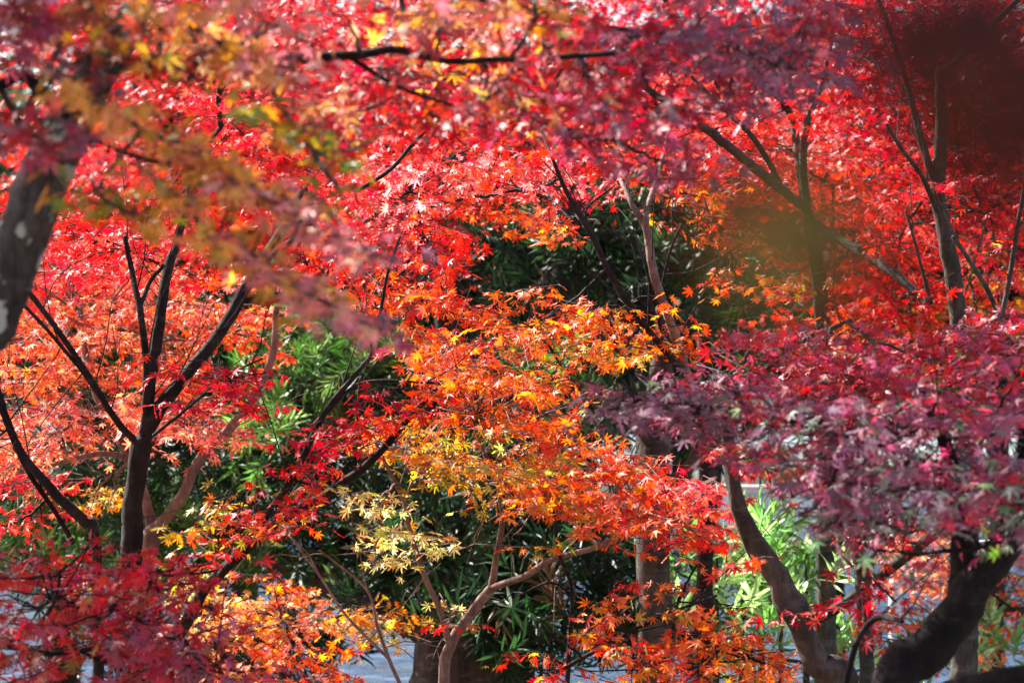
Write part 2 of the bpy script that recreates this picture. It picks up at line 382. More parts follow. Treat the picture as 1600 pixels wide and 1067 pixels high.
sheet('pond', -30, 34, 12.5, 60, .02, water_mat())

m_rail, _, _p = new_mat('white_paint'); _p.inputs['Base Color'].default_value = (.7, .72, .72, 1); _p.inputs['Roughness'].default_value = .5
fe = empty('low_fence', (at(1040, 0, 13.2)[0], 13.2, 0), 'low pale two-rail fence along the pond edge, glimpsed behind the green shrub', 'fence')
def fence_part(nm, P, R):
    P = catmull(P, 6); V, F = tube(P, np.full(len(P), R), 8); o = mesh_obj(nm, V-np.array(fe.location), F, m_rail, smooth=True); o.parent = fe
for zz in (at(0, 762, 13.2)[2], at(0, 848, 13.2)[2]):
    fence_part('rail', [at(1040, 0, 13.2)*[1, 1, 0]+[0, 0, zz], at(1400, 0, 13.2)*[1, 1, 0]+[0, 0, zz-.01], at(1760, 0, 13.2)*[1, 1, 0]+[0, 0, zz]], .018)
for px in (1040, 1400, 1760):
    b_ = at(px, 0, 13.2)*[1, 1, 0]; fence_part('post', [b_+[0, 0.03, -.05], b_+[0, .03, .5], b_+[0, .03, 1.1]], .03)

# ------------------------------------------------------------------ the trees
def base_at(px, Y, dx=0, dy=0): return (float((px-800)*K*Y+dx), Y+dy, 0.0)

exec_order = []
# -- far bank: hedge and evergreens
def far_tree(px, Y, top, w, pal, label, name='evergreen_tree', cat='tree', group='trees on the far bank'):
    t = Tree(name, base_at(px, Y), label, cat, M_bark, group, M_ever if 'ever' in pal else M_leaf)
    h = EYE-(top-533.5)*K*Y
    t.limb3(np.array([[t.base[0], Y, -.1], [t.base[0]+.1, Y, h*.45], [t.base[0]-.1, Y, h*.85]]), np.array([.28, .2, .06]), 'trunk')
    n = 700; u = norm(rng.normal(size=(n, 3))); C = np.array([t.base[0], Y, h*.55])+u*np.array([w, w, h*.46])*(rng.random((n, 1))**.35)*(1+.12*rng.normal(size=(n, 1)))
    n2 = 16; P = (C[:, None]+rng.normal(size=(n, n2, 3))*.28).reshape(-1, 3)
    X = rng.normal(size=P.shape); c = np.repeat(pick(pal, n), n2, 0)*rng.uniform(.7, 1.3, (len(P), 1))
    t.L.append(stamp(T_LO, P, X, rng.normal(size=P.shape)+[0, 0, .6], rng.uniform(.10, .2, len(P)), np.clip(c, 0, .8)))
    t.finish()
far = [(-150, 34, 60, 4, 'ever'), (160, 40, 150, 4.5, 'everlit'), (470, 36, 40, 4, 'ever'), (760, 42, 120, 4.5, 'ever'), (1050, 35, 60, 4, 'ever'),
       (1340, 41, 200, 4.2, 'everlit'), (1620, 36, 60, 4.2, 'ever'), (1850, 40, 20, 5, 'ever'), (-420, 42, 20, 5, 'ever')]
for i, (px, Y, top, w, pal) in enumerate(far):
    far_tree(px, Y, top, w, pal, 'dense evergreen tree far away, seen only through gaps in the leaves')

# -- background maples (far, sunlit, red; shade of the tops put into their crimson)
def bgmaple(base_px, Y, label, limbs, patches, bark=M_bark, name='maple_tree', trunk=None, fin=True, leaf=None, group='autumn maples'):
    t = Tree(name, base_at(base_px, Y), label, 'maple tree', bark, group, leaf)
    if trunk: t.ground_trunk(trunk, sides=14, lump=.04)
    for l in limbs: t.limb(l, sides=8)
    for p in patches: t.patch(*p[:7], **(p[7] if len(p) > 7 else {}))
    if fin: t.finish()
    return t

bgmaple(90, 11.6, 'bright red maple filling the upper left behind the lichened trunk', [
    [(120, 400, 11.5, 9), (60, 250, 11.3, 6), (-20, 100, 11.2, 4)], [(120, 400, 11.5, 9), (260, 200, 11.4, 6), (330, 40, 11.3, 3)]],
    [(90, 350, 150, 100, 0, 11.4, 'red', dict(cov=2.2, dY=.5, R=.034)), (260, 250, 190, 150, 0, 11.4, 'pinkred', dict(cov=2.3, dY=.5, R=.034)),
     (220, 110, 140, 90, 0, 11.5, 'red', dict(cov=1.6, dY=.5, R=.034)), (400, 120, 200, 130, 0, 11.6, 'pinkred', dict(cov=2.4, dY=.5, R=.034)),
     (430, 330, 150, 120, 0, 11.6, 'red', dict(cov=2.3, dY=.4, R=.034)), (150, 470, 200, 80, 5, 11.2, 'coral', dict(cov=2.0, dY=.4, R=.034)),
     (330, 20, 300, 60, 0, 11.6, 'crimson', dict(cov=2.2, dY=.5, R=.034))],
    trunk=[(110, 800, 11.6, 22), (120, 600, 11.6, 18), (120, 400, 11.5, 12)])
bgmaple(700, 11.9, 'red maple in the distance behind the middle of the canopy', [
    [(700, 420, 11.9, 10), (620, 260, 11.8, 7), (560, 80, 11.8, 3)], [(700, 420, 11.9, 10), (820, 230, 11.8, 7), (900, 60, 11.8, 3)]],
    [(660, 330, 150, 110, 0, 11.8, 'pinkred', dict(cov=2.4, dY=.4, R=.034)), (820, 260, 170, 60, 0, 11.8, 'red', dict(cov=2.3, dY=.4, R=.034)),
     (760, 110, 300, 120, 0, 12, 'crimson', dict(cov=2.3, dY=.5, R=.034)), (960, 200, 160, 70, 0, 11.9, 'pinkred', dict(cov=2.2, dY=.5, R=.034))],
    trunk=[(735, 640, 11.9, 20), (730, 560, 11.9, 17), (700, 420, 11.9, 12)])
bgmaple(1300, 11.5, 'red maple in the distance behind the twin slim stems', [
    [(1290, 420, 11.5, 9), (1180, 250, 11.4, 6), (1100, 90, 11.4, 3)], [(1290, 420, 11.5, 9), (1390, 230, 11.4, 6), (1420, 60, 11.4, 3)]],
    [(1180, 260, 140, 110, 0, 11.4, 'pinkred', dict(cov=2.3, dY=.4, R=.034)), (1300, 360, 160, 130, 0, 11.5, 'red', dict(cov=2.0, dY=.4, R=.034)),
     (1200, 80, 260, 110, 0, 11.7, 'crimson', dict(cov=2.2, dY=.5, R=.034)), (1370, 520, 170, 60, 0, 11.3, 'coral', dict(cov=2.2, dY=.4, R=.034))],
    trunk=[(1300, 760, 11.5, 17), (1295, 560, 11.5, 14), (1290, 420, 11.5, 10)])
bgmaple(1640, 11.0, 'red and yellow maple in the distance at the far right', [
    [(1640, 500, 11, 10), (1560, 330, 10.9, 6), (1500, 130, 10.9, 3)], [(1640, 500, 11, 10), (1680, 300, 11, 6)]],
    [(1480, 330, 170, 110, 0, 10.9, 'pinkred', dict(cov=2.4, dY=.4)), (1560, 470, 130, 60, 0, 10.8, [(1, 'coral'), (.6, 'orangey'), (.25, 'green')], dict(cov=2.2, dY=.3)),
     (1500, 120, 240, 160, 0, 11.2, 'crimson', dict(cov=2.4, dY=.5)), (1560, 950, 110, 100, 0, 10.6, [(1, 'coral'), (.4, 'green')], dict(cov=1.6, dY=.4)),
     (1445, 872, 80, 50, -20, 9.3, 'salmon', dict(cov=2.4, dY=.2)), (1430, 1010, 110, 40, 0, 9.5, [(1, 'coral'), (.3, 'orangey')], dict(cov=1.8, dY=.3))],
    trunk=[(1650, 900, 11, 18), (1645, 700, 11, 16), (1640, 500, 11, 12)])

for bx, lab in ((-330, 'red maple standing at the far left beside the lichened trunk'), (1960, 'red maple at the far right beyond the tall grey green stem')):
    bgmaple(bx, 11.2, lab, [[(bx, 420, 11.2, 10), (bx-90, 250, 11.2, 6), (bx-120, 90, 11.2, 3)], [(bx, 420, 11.2, 10), (bx+90, 230, 11.2, 6), (bx+120, 60, 11.2, 3)]],
        [(bx, 250, 210, 170, 0, 11.2, 'red', dict(cov=1.9, dY=.5, R=.034)), (bx, 60, 220, 90, 0, 11.2, 'crimson', dict(cov=1.9, dY=.5, R=.034)), (bx, 520, 200, 90, 0, 11, 'coral', dict(cov=1.7, dY=.5, R=.034)), (bx, 760, 190, 80, 0, 11, [(1, 'orange'), (1, 'green')], dict(cov=1.5, dY=.5, R=.034))],
        trunk=[(bx+10, 800, 11.2, 20), (bx+5, 600, 11.2, 16), (bx, 420, 11.2, 12)])
for i, (px, w) in enumerate([(180, 200), (330, 200), (640, 260), (1050, 260), (1500, 260)]):
    bgmaple(px+40, 13.5, 'crimson maple far behind, only its top leaves showing along the upper edge', [[(px+40, 150, 13.5, 8), (px, 40, 13.5, 6), (px-30, -80, 13.5, 4)]],
        [(px, 40, w, 110, 0, 13.4, [(2, 'crimson'), (1, 'red')], dict(cov=2.0, dY=.6, R=.04)), (px, -80, w, 70, 0, 13.4, 'crimson', dict(cov=2.0, dY=.6, R=.04)), (px, 230, w, 110, 0, 13.4, 'red', dict(cov=1.8, dY=.6, R=.04))],
        trunk=[(px+60, 700, 13.5, 18), (px+50, 400, 13.5, 14), (px+40, 150, 13.5, 10)], group='crimson maples far behind')
# -- evergreens with strap-like leaves, behind the maples
ev = Tree('evergreen_tree', base_at(735, 9.6), 'dark evergreen with long narrow leaves and thick brown trunk at bottom centre', 'evergreen tree', M_bark_old, None, M_ever)
ev.limb3(np.array([at(735, 0, 9.6)*[1, 1, 0]+[0, 0, -.05], at(730, 1120, 9.6), at(735, 1000, 9.6), at(790, 860, 9.8), at(830, 700, 10.1), at(870, 480, 10.6), at(890, 250, 10.9)]),
         np.array([.30, .22, .20, .13, .12, .09, .05]), 'trunk', sides=18, lump=.05)
ev.limb([(700, 1010, 9.6, 26), (620, 965, 9.7, 18), (520, 915, 9.9, 20), (430, 872, 10.1, 17), (340, 830, 10.4, 12), (250, 800, 10.8, 8), (180, 740, 11, 4)], sides=12)
ev.limb([(805, 800, 9.9, 22), (900, 620, 10.4, 14), (1000, 480, 10.8, 9), (1080, 380, 10.9, 5)], sides=10)
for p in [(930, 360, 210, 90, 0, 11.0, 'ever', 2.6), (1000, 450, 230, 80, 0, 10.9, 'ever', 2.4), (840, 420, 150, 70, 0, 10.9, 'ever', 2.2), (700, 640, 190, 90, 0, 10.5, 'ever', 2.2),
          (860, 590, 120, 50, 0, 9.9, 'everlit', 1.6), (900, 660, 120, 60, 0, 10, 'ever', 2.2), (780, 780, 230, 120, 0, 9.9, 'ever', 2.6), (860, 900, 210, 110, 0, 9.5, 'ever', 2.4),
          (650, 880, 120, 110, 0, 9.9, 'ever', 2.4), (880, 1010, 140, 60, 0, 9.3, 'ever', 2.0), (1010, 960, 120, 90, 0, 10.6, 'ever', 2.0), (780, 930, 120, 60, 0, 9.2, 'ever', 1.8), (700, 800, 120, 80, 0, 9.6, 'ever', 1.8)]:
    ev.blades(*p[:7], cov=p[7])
ev.finish()
ev = Tree('evergreen_tree', base_at(330, 10.6), 'sunlit green evergreen tree with narrow leaves behind the forked maple on the left', 'evergreen tree', M_bark_old, None, M_ever)
ev.ground_trunk([(330, 900, 10.6, 26), (380, 700, 10.6, 20), (470, 590, 10.6, 15), (520, 450, 10.6, 9)], sides=14)
ev.limb([(440, 640, 10.4, 16), (500, 600, 10.2, 14), (560, 600, 10.1, 8), (640, 560, 10, 5)])
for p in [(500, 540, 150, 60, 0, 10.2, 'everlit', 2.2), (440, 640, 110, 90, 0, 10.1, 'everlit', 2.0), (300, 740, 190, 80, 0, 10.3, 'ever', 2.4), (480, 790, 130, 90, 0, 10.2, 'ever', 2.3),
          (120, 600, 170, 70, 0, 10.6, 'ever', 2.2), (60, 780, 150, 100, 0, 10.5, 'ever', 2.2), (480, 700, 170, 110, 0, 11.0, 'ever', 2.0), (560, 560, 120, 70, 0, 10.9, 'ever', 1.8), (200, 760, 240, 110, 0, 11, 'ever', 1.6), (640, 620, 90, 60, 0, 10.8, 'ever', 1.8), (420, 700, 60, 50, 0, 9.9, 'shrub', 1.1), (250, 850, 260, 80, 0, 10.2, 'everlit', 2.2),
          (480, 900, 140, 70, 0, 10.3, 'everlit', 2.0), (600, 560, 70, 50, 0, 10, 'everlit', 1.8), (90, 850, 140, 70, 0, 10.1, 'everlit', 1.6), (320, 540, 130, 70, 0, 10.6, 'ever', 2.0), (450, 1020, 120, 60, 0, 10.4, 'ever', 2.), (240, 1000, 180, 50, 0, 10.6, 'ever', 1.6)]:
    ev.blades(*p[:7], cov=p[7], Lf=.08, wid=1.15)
ev.finish()
sn = Tree('old_tree', base_at(1022, 8.8), 'straight old grey brown tree trunk with a broken side stub behind the orange sprays', 'tree', M_bark_old, None, M_ever)
sn.ground_trunk([(1022, 1040, 8.8, 27), (1024, 900, 8.8, 25), (1020, 780, 8.8, 26), (1022, 690, 8.8, 28), (1030, 620, 8.8, 22), (1035, 540, 8.8, 12), (1030, 480, 8.8, 5)], sides=18, lump=.06)
sn.limb([(1025, 770, 8.8, 18), (1060, 745, 8.75, 12), (1085, 715, 8.7, 10), (1110, 650, 8.8, 7), (1160, 600, 8.9, 5), (1220, 560, 9, 3)])
sn.limb([(1015, 690, 8.75, 10), (990, 655, 8.7, 7), (985, 640, 8.7, 5)])
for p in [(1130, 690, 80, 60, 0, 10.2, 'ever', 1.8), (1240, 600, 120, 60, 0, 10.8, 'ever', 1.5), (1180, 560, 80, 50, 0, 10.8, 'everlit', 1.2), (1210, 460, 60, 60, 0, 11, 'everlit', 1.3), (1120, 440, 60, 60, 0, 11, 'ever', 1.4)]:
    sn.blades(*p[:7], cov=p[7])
sn.finish()
sh = Tree('evergreen_shrub', base_at(1200, 9.2), 'bright sunlit green shrub with upright narrow leaves beside the curved trunk', 'shrub', M_bark_green, None, M_shrub)
for dx, dz in ((-80, 850), (-10, 830), (60, 860), (20, 900), (-40, 900)):
    sh.limb3(np.array([sh.base+[dx*.001, 0, -.03], sh.base+[dx*.002, 0, .35], at(1200+dx, dz, 9.2)]), np.array([.02, .014, .005]), 'stem', sides=7)
for p in [(1110, 900, 70, 70, 0, 9.2, 'shrub', 2.0), (1200, 880, 110, 60, 0, 9.1, 'shrub', 2.2), (1280, 900, 50, 40, 0, 9.2, 'shrub', 1.8), (1150, 950, 110, 50, 0, 9.2, 'shrub', 2.0), (1240, 830, 50, 16, 0, 9.1, 'shrub', 1.5),
          (1200, 1020, 140, 60, 0, 9.3, 'shrub', 1.5), (1400, 1040, 120, 34, 0, 9.8, 'everlit', 1.6), (1550, 1010, 80, 60, 0, 10, 'shrub', 1.3)]:
    sh.blades(*p[:7], cov=p[7], up=.9, Lf=.105, wid=1.2)
sh.finish()

# -- sunlit maple with the pinkish stem (left)
t = Tree('maple_tree', base_at(222, 8.1), 'pale pinkish stemmed maple with coral leaves behind the dark forked maple', 'maple tree', M_bark_pink, 'autumn maples')
t.ground_trunk([(222, 1000, 8.1, 16), (228, 900, 8.1, 15), (238, 830, 8.1, 14)], sides=12)
t.limb([(238, 830, 8.1, 13), (255, 815, 8.05, 9), (285, 775, 8.0, 9), (310, 720, 8.0, 8.5), (345, 685, 8, 8), (385, 635, 7.95, 7), (425, 560, 7.95, 6), (430, 480, 8, 4)], mat=M_bark_pink)
t.limb([(238, 830, 8.1, 10), (228, 780, 8.1, 8), (205, 720, 8.1, 9), (180, 670, 8.15, 9), (150, 610, 8.2, 8), (130, 540, 8.3, 6), (125, 480, 8.4, 4)])
t.limb([(205, 725, 8.1, 5), (180, 710, 8.0, 4.5), (120, 715, 7.9, 4), (50, 735, 7.8, 3.2), (-40, 745, 7.8, 2.5)])
for p in [(100, 430, 150, 60, 5, 8.7, 'pinkred', dict(cov=2.2)), (290, 470, 140, 50, 0, 8.6, [(2, 'salmon'), (1, 'coral'), (1, 'hot')], dict(cov=2.0)), (60, 520, 130, 55, 0, 8.5, [(1, 'coral'), (1, 'salmon')], dict(cov=2.2)),
          (200, 530, 130, 45, 8, 8.3, 'salmon', dict(cov=1.9)), (60, 580, 110, 30, 5, 8.2, [(1, 'salmon'), (.5, 'orange')], dict(cov=2.3)), (120, 650, 150, 32, -3, 8.1, [(2, 'salmon'), (1, 'hot')], dict(cov=2.6)),
          (300, 660, 95, 48, 10, 8.0, [(2, 'salmon'), (1, 'hot')], dict(cov=2.4)), (60, 700, 90, 34, 0, 8.1, [(2, 'salmon'), (1, 'hot')], dict(cov=2.4)), (30, 760, 80, 40, 20, 8.1, 'pinkred', dict(cov=2.2)),
          (360, 520, 90, 40, 10, 8.3, 'coral', dict(cov=1.8)), (250, 590, 110, 30, 0, 8.3, 'coral', dict(cov=1.8)), (145, 775, 50, 22, 5, 8.2, [(1, 'yellow'), (1, 'orangey')], dict(cov=2.4)), (20, 640, 60, 50, 0, 8.3, 'coral', dict(cov=2))]:
    t.patch(*p[:7], **p[7])
t.finish()

# -- mid red canopy in the middle, its stems rising in a V
t = Tree('maple_tree', base_at(1085, 7.9), 'maple whose slim stems part in a V before the dark gap', 'maple tree', M_bark, 'autumn maples')
t.ground_trunk([(1105, 720, 7.9, 13), (1090, 640, 7.9, 12), (1072, 590, 7.85, 10)], sides=12)
t.limb([(1072, 590, 7.75, 6), (1050, 560, 7.5, 6), (1000, 500, 7.35, 5.5), (955, 430, 7.3, 5), (920, 360, 7.3, 4.5), (885, 300, 7.3, 4), (862, 245, 7.3, 3), (840, 190, 7.4, 2)])
t.limb([(1078, 600, 7.8, 8), (1050, 510, 7.5, 7.5), (1022, 430, 7.4, 7), (1013, 370, 7.4, 6.5), (1010, 330, 7.4, 5), (1030, 270, 7.6, 4), (1045, 200, 7.8, 3)], mat=M_bark_pink, label='pale pinkish stem catching the sun')  # on a dark-barked tree: sun on this stem put into its bark
t.limb([(1013, 365, 7.4, 5.5), (1000, 340, 7.4, 5.5), (985, 315, 7.4, 4), (965, 270, 7.5, 3)], mat=M_bark_pink)
t.limb([(1040, 560, 7.8, 3), (1030, 490, 7.7, 2.6), (1045, 400, 7.6, 2.4), (1065, 350, 7.6, 2)])
t.limb([(960, 440, 7.75, 2.5), (930, 370, 7.7, 2), (915, 330, 7.7, 2), (960, 290, 7.7, 1.5)])
t.limb([(1010, 405, 7.85, 2.5), (960, 365, 7.8, 2.3), (930, 350, 7.8, 2)])
t.limb([(1025, 430, 7.8, 2), (1080, 425, 7.8, 2), (1130, 400, 7.8, 1.8), (1160, 380, 7.8, 1.4)])
for p in [(850, 290, 120, 32, 5, 8.2, [(2, 'pinkred'), (1, 'hot')], dict(cov=2.4)), (640, 300, 90, 60, 0, 8.6, [(1, 'hot'), (1, 'pinkred')], dict(cov=2.3)), (650, 320, 34, 44, -20, 8.1, 'hot', dict(cov=1.8)), (760, 270, 70, 30, 0, 8.2, [(1, 'hot'), (1, 'pinkred')], dict(cov=1.6)), (700, 250, 150, 60, 0, 8.9, 'red', dict(cov=2.2)), (930, 240, 110, 40, 0, 8.4, 'red', dict(cov=2.0)),
          (865, 350, 50, 26, 10, 7.9, [(3, 'coral'), (.6, 'orangey')], dict(cov=2.0)), (680, 395, 70, 40, 15, 8.0, 'red', dict(cov=2.3)), (620, 420, 110, 60, 0, 8.5, 'red', dict(cov=2.2)),
          (760, 300, 90, 36, 0, 8.4, 'coral', dict(cov=2.2)), (1100, 310, 46, 40, 20, 8.3, 'orange', dict(cov=2.0)), (1150, 370, 46, 40, 10, 8.2, 'orange', dict(cov=2.2)),
          (690, 480, 130, 48, 12, 7.8, [(2, 'coral'), (1, 'orange')], dict(cov=2.4)), (830, 510, 90, 40, 8, 7.6, 'orange', dict(cov=2.4)), (950, 495, 90, 26, -5, 7.6, [(2, 'orange'), (1, 'orangey')], dict(cov=2.3)),
          (960, 545, 85, 30, 0, 7.6, [(1, 'orangey'), (.7, 'yellow'), (1, 'orange')], dict(cov=2.0)), (1040, 530, 60, 30, 20, 7.6, 'orange', dict(cov=1.8)), (580, 480, 60, 26, 10, 8.2, 'coral', dict(cov=1.8)),
          (1000, 250, 60, 30, 0, 8.3, 'coral', dict(cov=1.8)), (1160, 440, 40, 24, 0, 8, 'orange', dict(cov=1.2)), (880, 580, 70, 22, 0, 7.6, [(1, 'orange'), (.5, 'olive')], dict(cov=1.6)), (560, 350, 70, 60, 0, 8.7, 'pinkred', dict(cov=2.2))]:
    t.patch(*p[:7], **p[7])
t.finish()

# -- right: twin stems and the tall right stem
t = Tree('maple_tree', base_at(1288, 8.9), 'maple with two slim dark stems joining below the olive blur, red leaves around them', 'maple tree', M_bark_green, 'autumn maples')
t.ground_trunk([(1292, 700, 8.9, 15), (1286, 530, 8.9, 13), (1280, 440, 8.85, 11), (1262, 340, 8.8, 10)], sides=12)
t.limb([(1262, 340, 8.8, 8), (1255, 260, 8.8, 6.5), (1262, 190, 8.8, 6), (1285, 130, 8.8, 4), (1300, 60, 8.8, 3)])
t.limb([(1262, 345, 8.8, 8), (1248, 250, 8.85, 7), (1235, 180, 8.9, 6), (1205, 140, 8.9, 4.5), (1170, 90, 8.9, 3)])
t.limb([(1450, 475, 8.3, 7), (1400, 430, 8.4, 7.5), (1340, 392, 8.6, 8), (1272, 350, 8.8, 7)])
t.limb([(1262, 330, 8.7, 7), (1200, 280, 8.3, 7.5), (1120, 215, 8.0, 7), (1050, 165, 7.8, 5.5), (990, 125, 7.6, 4.5)], label='long dark limb slanting up to the upper left')
t.limb([(1225, 300, 8.5, 5), (1180, 220, 8.4, 4.5), (1120, 160, 8.2, 3.5), (1080, 120, 8.2, 2.5)])
for p in [(1120, 200, 130, 60, 10, 9.2, 'pinkred', dict(cov=1.8)), (1230, 230, 110, 60, 0, 9.4, [(2, 'pinkred'), (1, 'rose')], dict(cov=1.8)), (1160, 300, 100, 60, 0, 9.3, 'red', dict(cov=1.9)),
          (1340, 300, 110, 90, 0, 9.6, 'red', dict(cov=1.8)), (1340, 200, 110, 50, 0, 9.5, 'crimson', dict(cov=1.8)), (1290, 440, 120, 50, 0, 9.4, 'red', dict(cov=1.4)), (1330, 520, 110, 34, 0, 8.8, 'coral', dict(cov=2.2)), (1240, 440, 60, 20, 0, 8.6, 'orangey', dict(cov=1.2)),
          (1210, 180, 80, 40, 0, 8.9, 'red', dict(cov=1.4))]:
    t.patch(*p[:7], **p[7])
t.finish()
t = Tree('maple_tree', base_at(1500, 8.2), 'maple with a tall grey green stem on the right running into the dark red blur', 'maple tree', M_bark_green, 'autumn maples')
t.ground_trunk([(1510, 760, 8.2, 19), (1502, 560, 8.2, 17), (1495, 470, 8.2, 14), (1478, 370, 8.2, 12.5), (1465, 300, 8.2, 11.5), (1472, 200, 8.2, 10), (1468, 110, 8.2, 8)], sides=14)
t.limb([(1468, 120, 8.2, 6), (1500, 90, 8.2, 6), (1540, 50, 8.15, 5), (1590, 0, 8.1, 4)])
t.limb([(1460, 285, 8.2, 6), (1440, 220, 8.2, 6), (1420, 140, 8.2, 5), (1395, 60, 8.2, 4), (1360, -30, 8.2, 3)])
t.limb([(1465, 330, 8.15, 5), (1440, 275, 8.1, 4), (1410, 235, 8.1, 3.5), (1385, 195, 8.1, 3)])
t.limb([(1455, 475, 8.2, 3.2), (1430, 380, 8.1, 2.5), (1415, 330, 8.1, 2)])
t.limb([(1565, 500, 8.0, 3.5), (1535, 440, 8, 4), (1490, 370, 8, 3.5)])
t.limb([(1565, 500, 8.0, 4), (1580, 420, 8.0, 4), (1592, 340, 8, 3.6), (1610, 240, 8, 3)])
t.limb([(1500, 480, 8.3, 2.4), (1520, 420, 8.4, 2), (1545, 330, 8.4, 1.6)])
for p in [(1440, 315, 95, 42, -10, 8.7, 'pinkred', dict(cov=2.6)), (1560, 320, 80, 60, 0, 8.8, 'red', dict(cov=2.0)), (1400, 400, 110, 50, 0, 8.8, 'red', dict(cov=1.9)),
          (1560, 430, 80, 50, 0, 8.8, [(2, 'pinkred'), (.7, 'orangey'), (.3, 'green')], dict(cov=1.8)), (1500, 230, 100, 60, 0, 8.9, 'crimson', dict(cov=2.2)), (1480, 120, 150, 90, 0, 8.9, 'crimson', dict(cov=2.0)), (1330, 70, 120, 90, 0, 9.1, 'crimson', dict(cov=2.0)),
          (1400, 470, 90, 34, 0, 8.6, 'red', dict(cov=2.0)), (1530, 500, 90, 26, 0, 8.5, [(1, 'magenta'), (1, 'red')], dict(cov=1.6))]:
    t.patch(*p[:7], **p[7])
t.finish()

# -- left: upper-left mid maples (dark stems against the bright red)
t = Tree('maple_tree', base_at(205, 7.1), 'dark forked maple on the left with a crimson spray at its fork', 'maple tree', M_bark, 'autumn maples')
t.ground_trunk([(205, 850, 7.1, 17), (212, 760, 7.1, 16), (222, 690, 7.1, 17)], sides=14)
t.limb([(222, 695, 7.1, 12), (248, 640, 7.1, 11), (300, 575, 7.1, 10), (350, 510, 7.15, 9.5), (395, 430, 7.2, 9), (440, 360, 7.3, 8), (470, 300, 7.4, 6)])
t.limb([(222, 700, 7.1, 9), (235, 600, 7.1, 9), (250, 500, 7.1, 9), (262, 420, 7.15, 8.5), (280, 370, 7.2, 6), (300, 260, 7.3, 4)])
t.limb([(228, 640, 7.05, 6), (228, 560, 7.05, 5.5), (218, 480, 7.05, 5.5), (205, 420, 7.1, 4.5), (195, 370, 7.1, 3.5)])
t.limb([(218, 480, 7.05, 4), (235, 440, 7.1, 3.5), (255, 415, 7.1, 3)])
t.limb([(212, 690, 7.1, 5.5), (180, 655, 7.05, 5.5), (140, 590, 7.0, 5), (100, 530, 7.0, 4.5), (40, 450, 7.0, 4), (0, 400, 7, 3)])
t.limb([(175, 650, 7.05, 3), (120, 570, 7, 3), (50, 490, 7, 3), (10, 455, 7, 2.5)])
t.limb([(240, 680, 7, 3), (290, 640, 6.9, 2.5), (350, 590, 6.8, 2), (410, 560, 6.7, 1.5)])
t.limb([(395, 430, 7.2, 6), (430, 395, 7.15, 5), (462, 372, 7.1, 4)])
t.limb([(345, 200, 8.3, 5), (342, 150, 8.3, 5), (350, 110, 8.3, 4)])
for p in [(330, 590, 85, 24, 3, 6.8, 'crimson', dict(cov=2.5)), (370, 620, 55, 22, 30, 6.8, 'crimson', dict(cov=2.0)), (290, 640, 50, 14, 0, 6.9, 'crimson', dict(cov=1.6)),
          (200, 390, 130, 60, 0, 8.0, 'pinkred', dict(cov=1.8, R=.03)), (350, 300, 120, 70, 0, 8.2, 'red', dict(cov=1.9)), (120, 350, 100, 40, 0, 7.9, 'red', dict(cov=1.5)), (480, 300, 70, 60, 0, 8.2, 'pinkred', dict(cov=1.7)), (480, 410, 90, 36, 15, 8.1, 'red', dict(cov=2.0)),
          (350, 180, 100, 40, 0, 8.4, 'pinkred', dict(cov=1.6)), (300, 430, 60, 20, 0, 8.0, 'coral', dict(cov=1.6))]:
    t.patch(*p[:7], **p[7])
t.finish()
t = Tree('maple_tree', base_at(160, 6.9), 'slender dark stems crossing at the far left edge beneath the coral leaves', 'maple tree', M_bark, 'autumn maples')
t.ground_trunk([(150, 860, 6.9, 9), (132, 815, 6.9, 9), (95, 780, 6.9, 8)], sides=10)
t.limb([(95, 780, 6.9, 8), (50, 730, 6.9, 7), (20, 680, 6.9, 6), (0, 620, 6.9, 5), (-20, 560, 7, 4)])
t.limb([(115, 850, 6.95, 4), (80, 790, 6.95, 4), (40, 730, 6.9, 4), (5, 650, 6.85, 3.5), (-10, 600, 6.8, 3)])
t.patch(-30, 690, 60, 30, 0, 7.0, 'salmon', cov=2.0)
t.patch(10, 820, 40, 16, 0, 6.9, 'red', cov=1.2)
t.finish()

# -- leaning maple crossing the lower left
t = Tree('maple_tree', base_at(240, 7.0), 'leaning maple with two long branches slanting up from the lower left', 'maple tree', M_bark, 'autumn maples')
t.ground_trunk([(262, 1040, 7.0, 12), (290, 975, 7.0, 10), (325, 915, 7.0, 9), (375, 865, 7.0, 9)], sides=12)
t.limb([(375, 865, 7.0, 9), (440, 810, 7.0, 8), (520, 765, 6.95, 7), (590, 710, 6.9, 6), (650, 640, 6.9, 5), (700, 590, 6.9, 3)])
t.limb([(340, 905, 7.0, 7), (400, 830, 6.9, 6), (460, 740, 6.8, 5.5), (510, 640, 6.8, 5), (560, 580, 6.8, 4), (585, 540, 6.8, 3), (605, 430, 6.8, 2.5), (625, 370, 6.8, 2)])
t.limb([(505, 650, 6.8, 3.4), (545, 610, 6.8, 3), (590, 595, 6.8, 2.4), (700, 600, 6.8, 1.6)])
t.limb([(560, 655, 6.9, 4), (562, 615, 6.9, 4), (565, 590, 6.9, 3)])
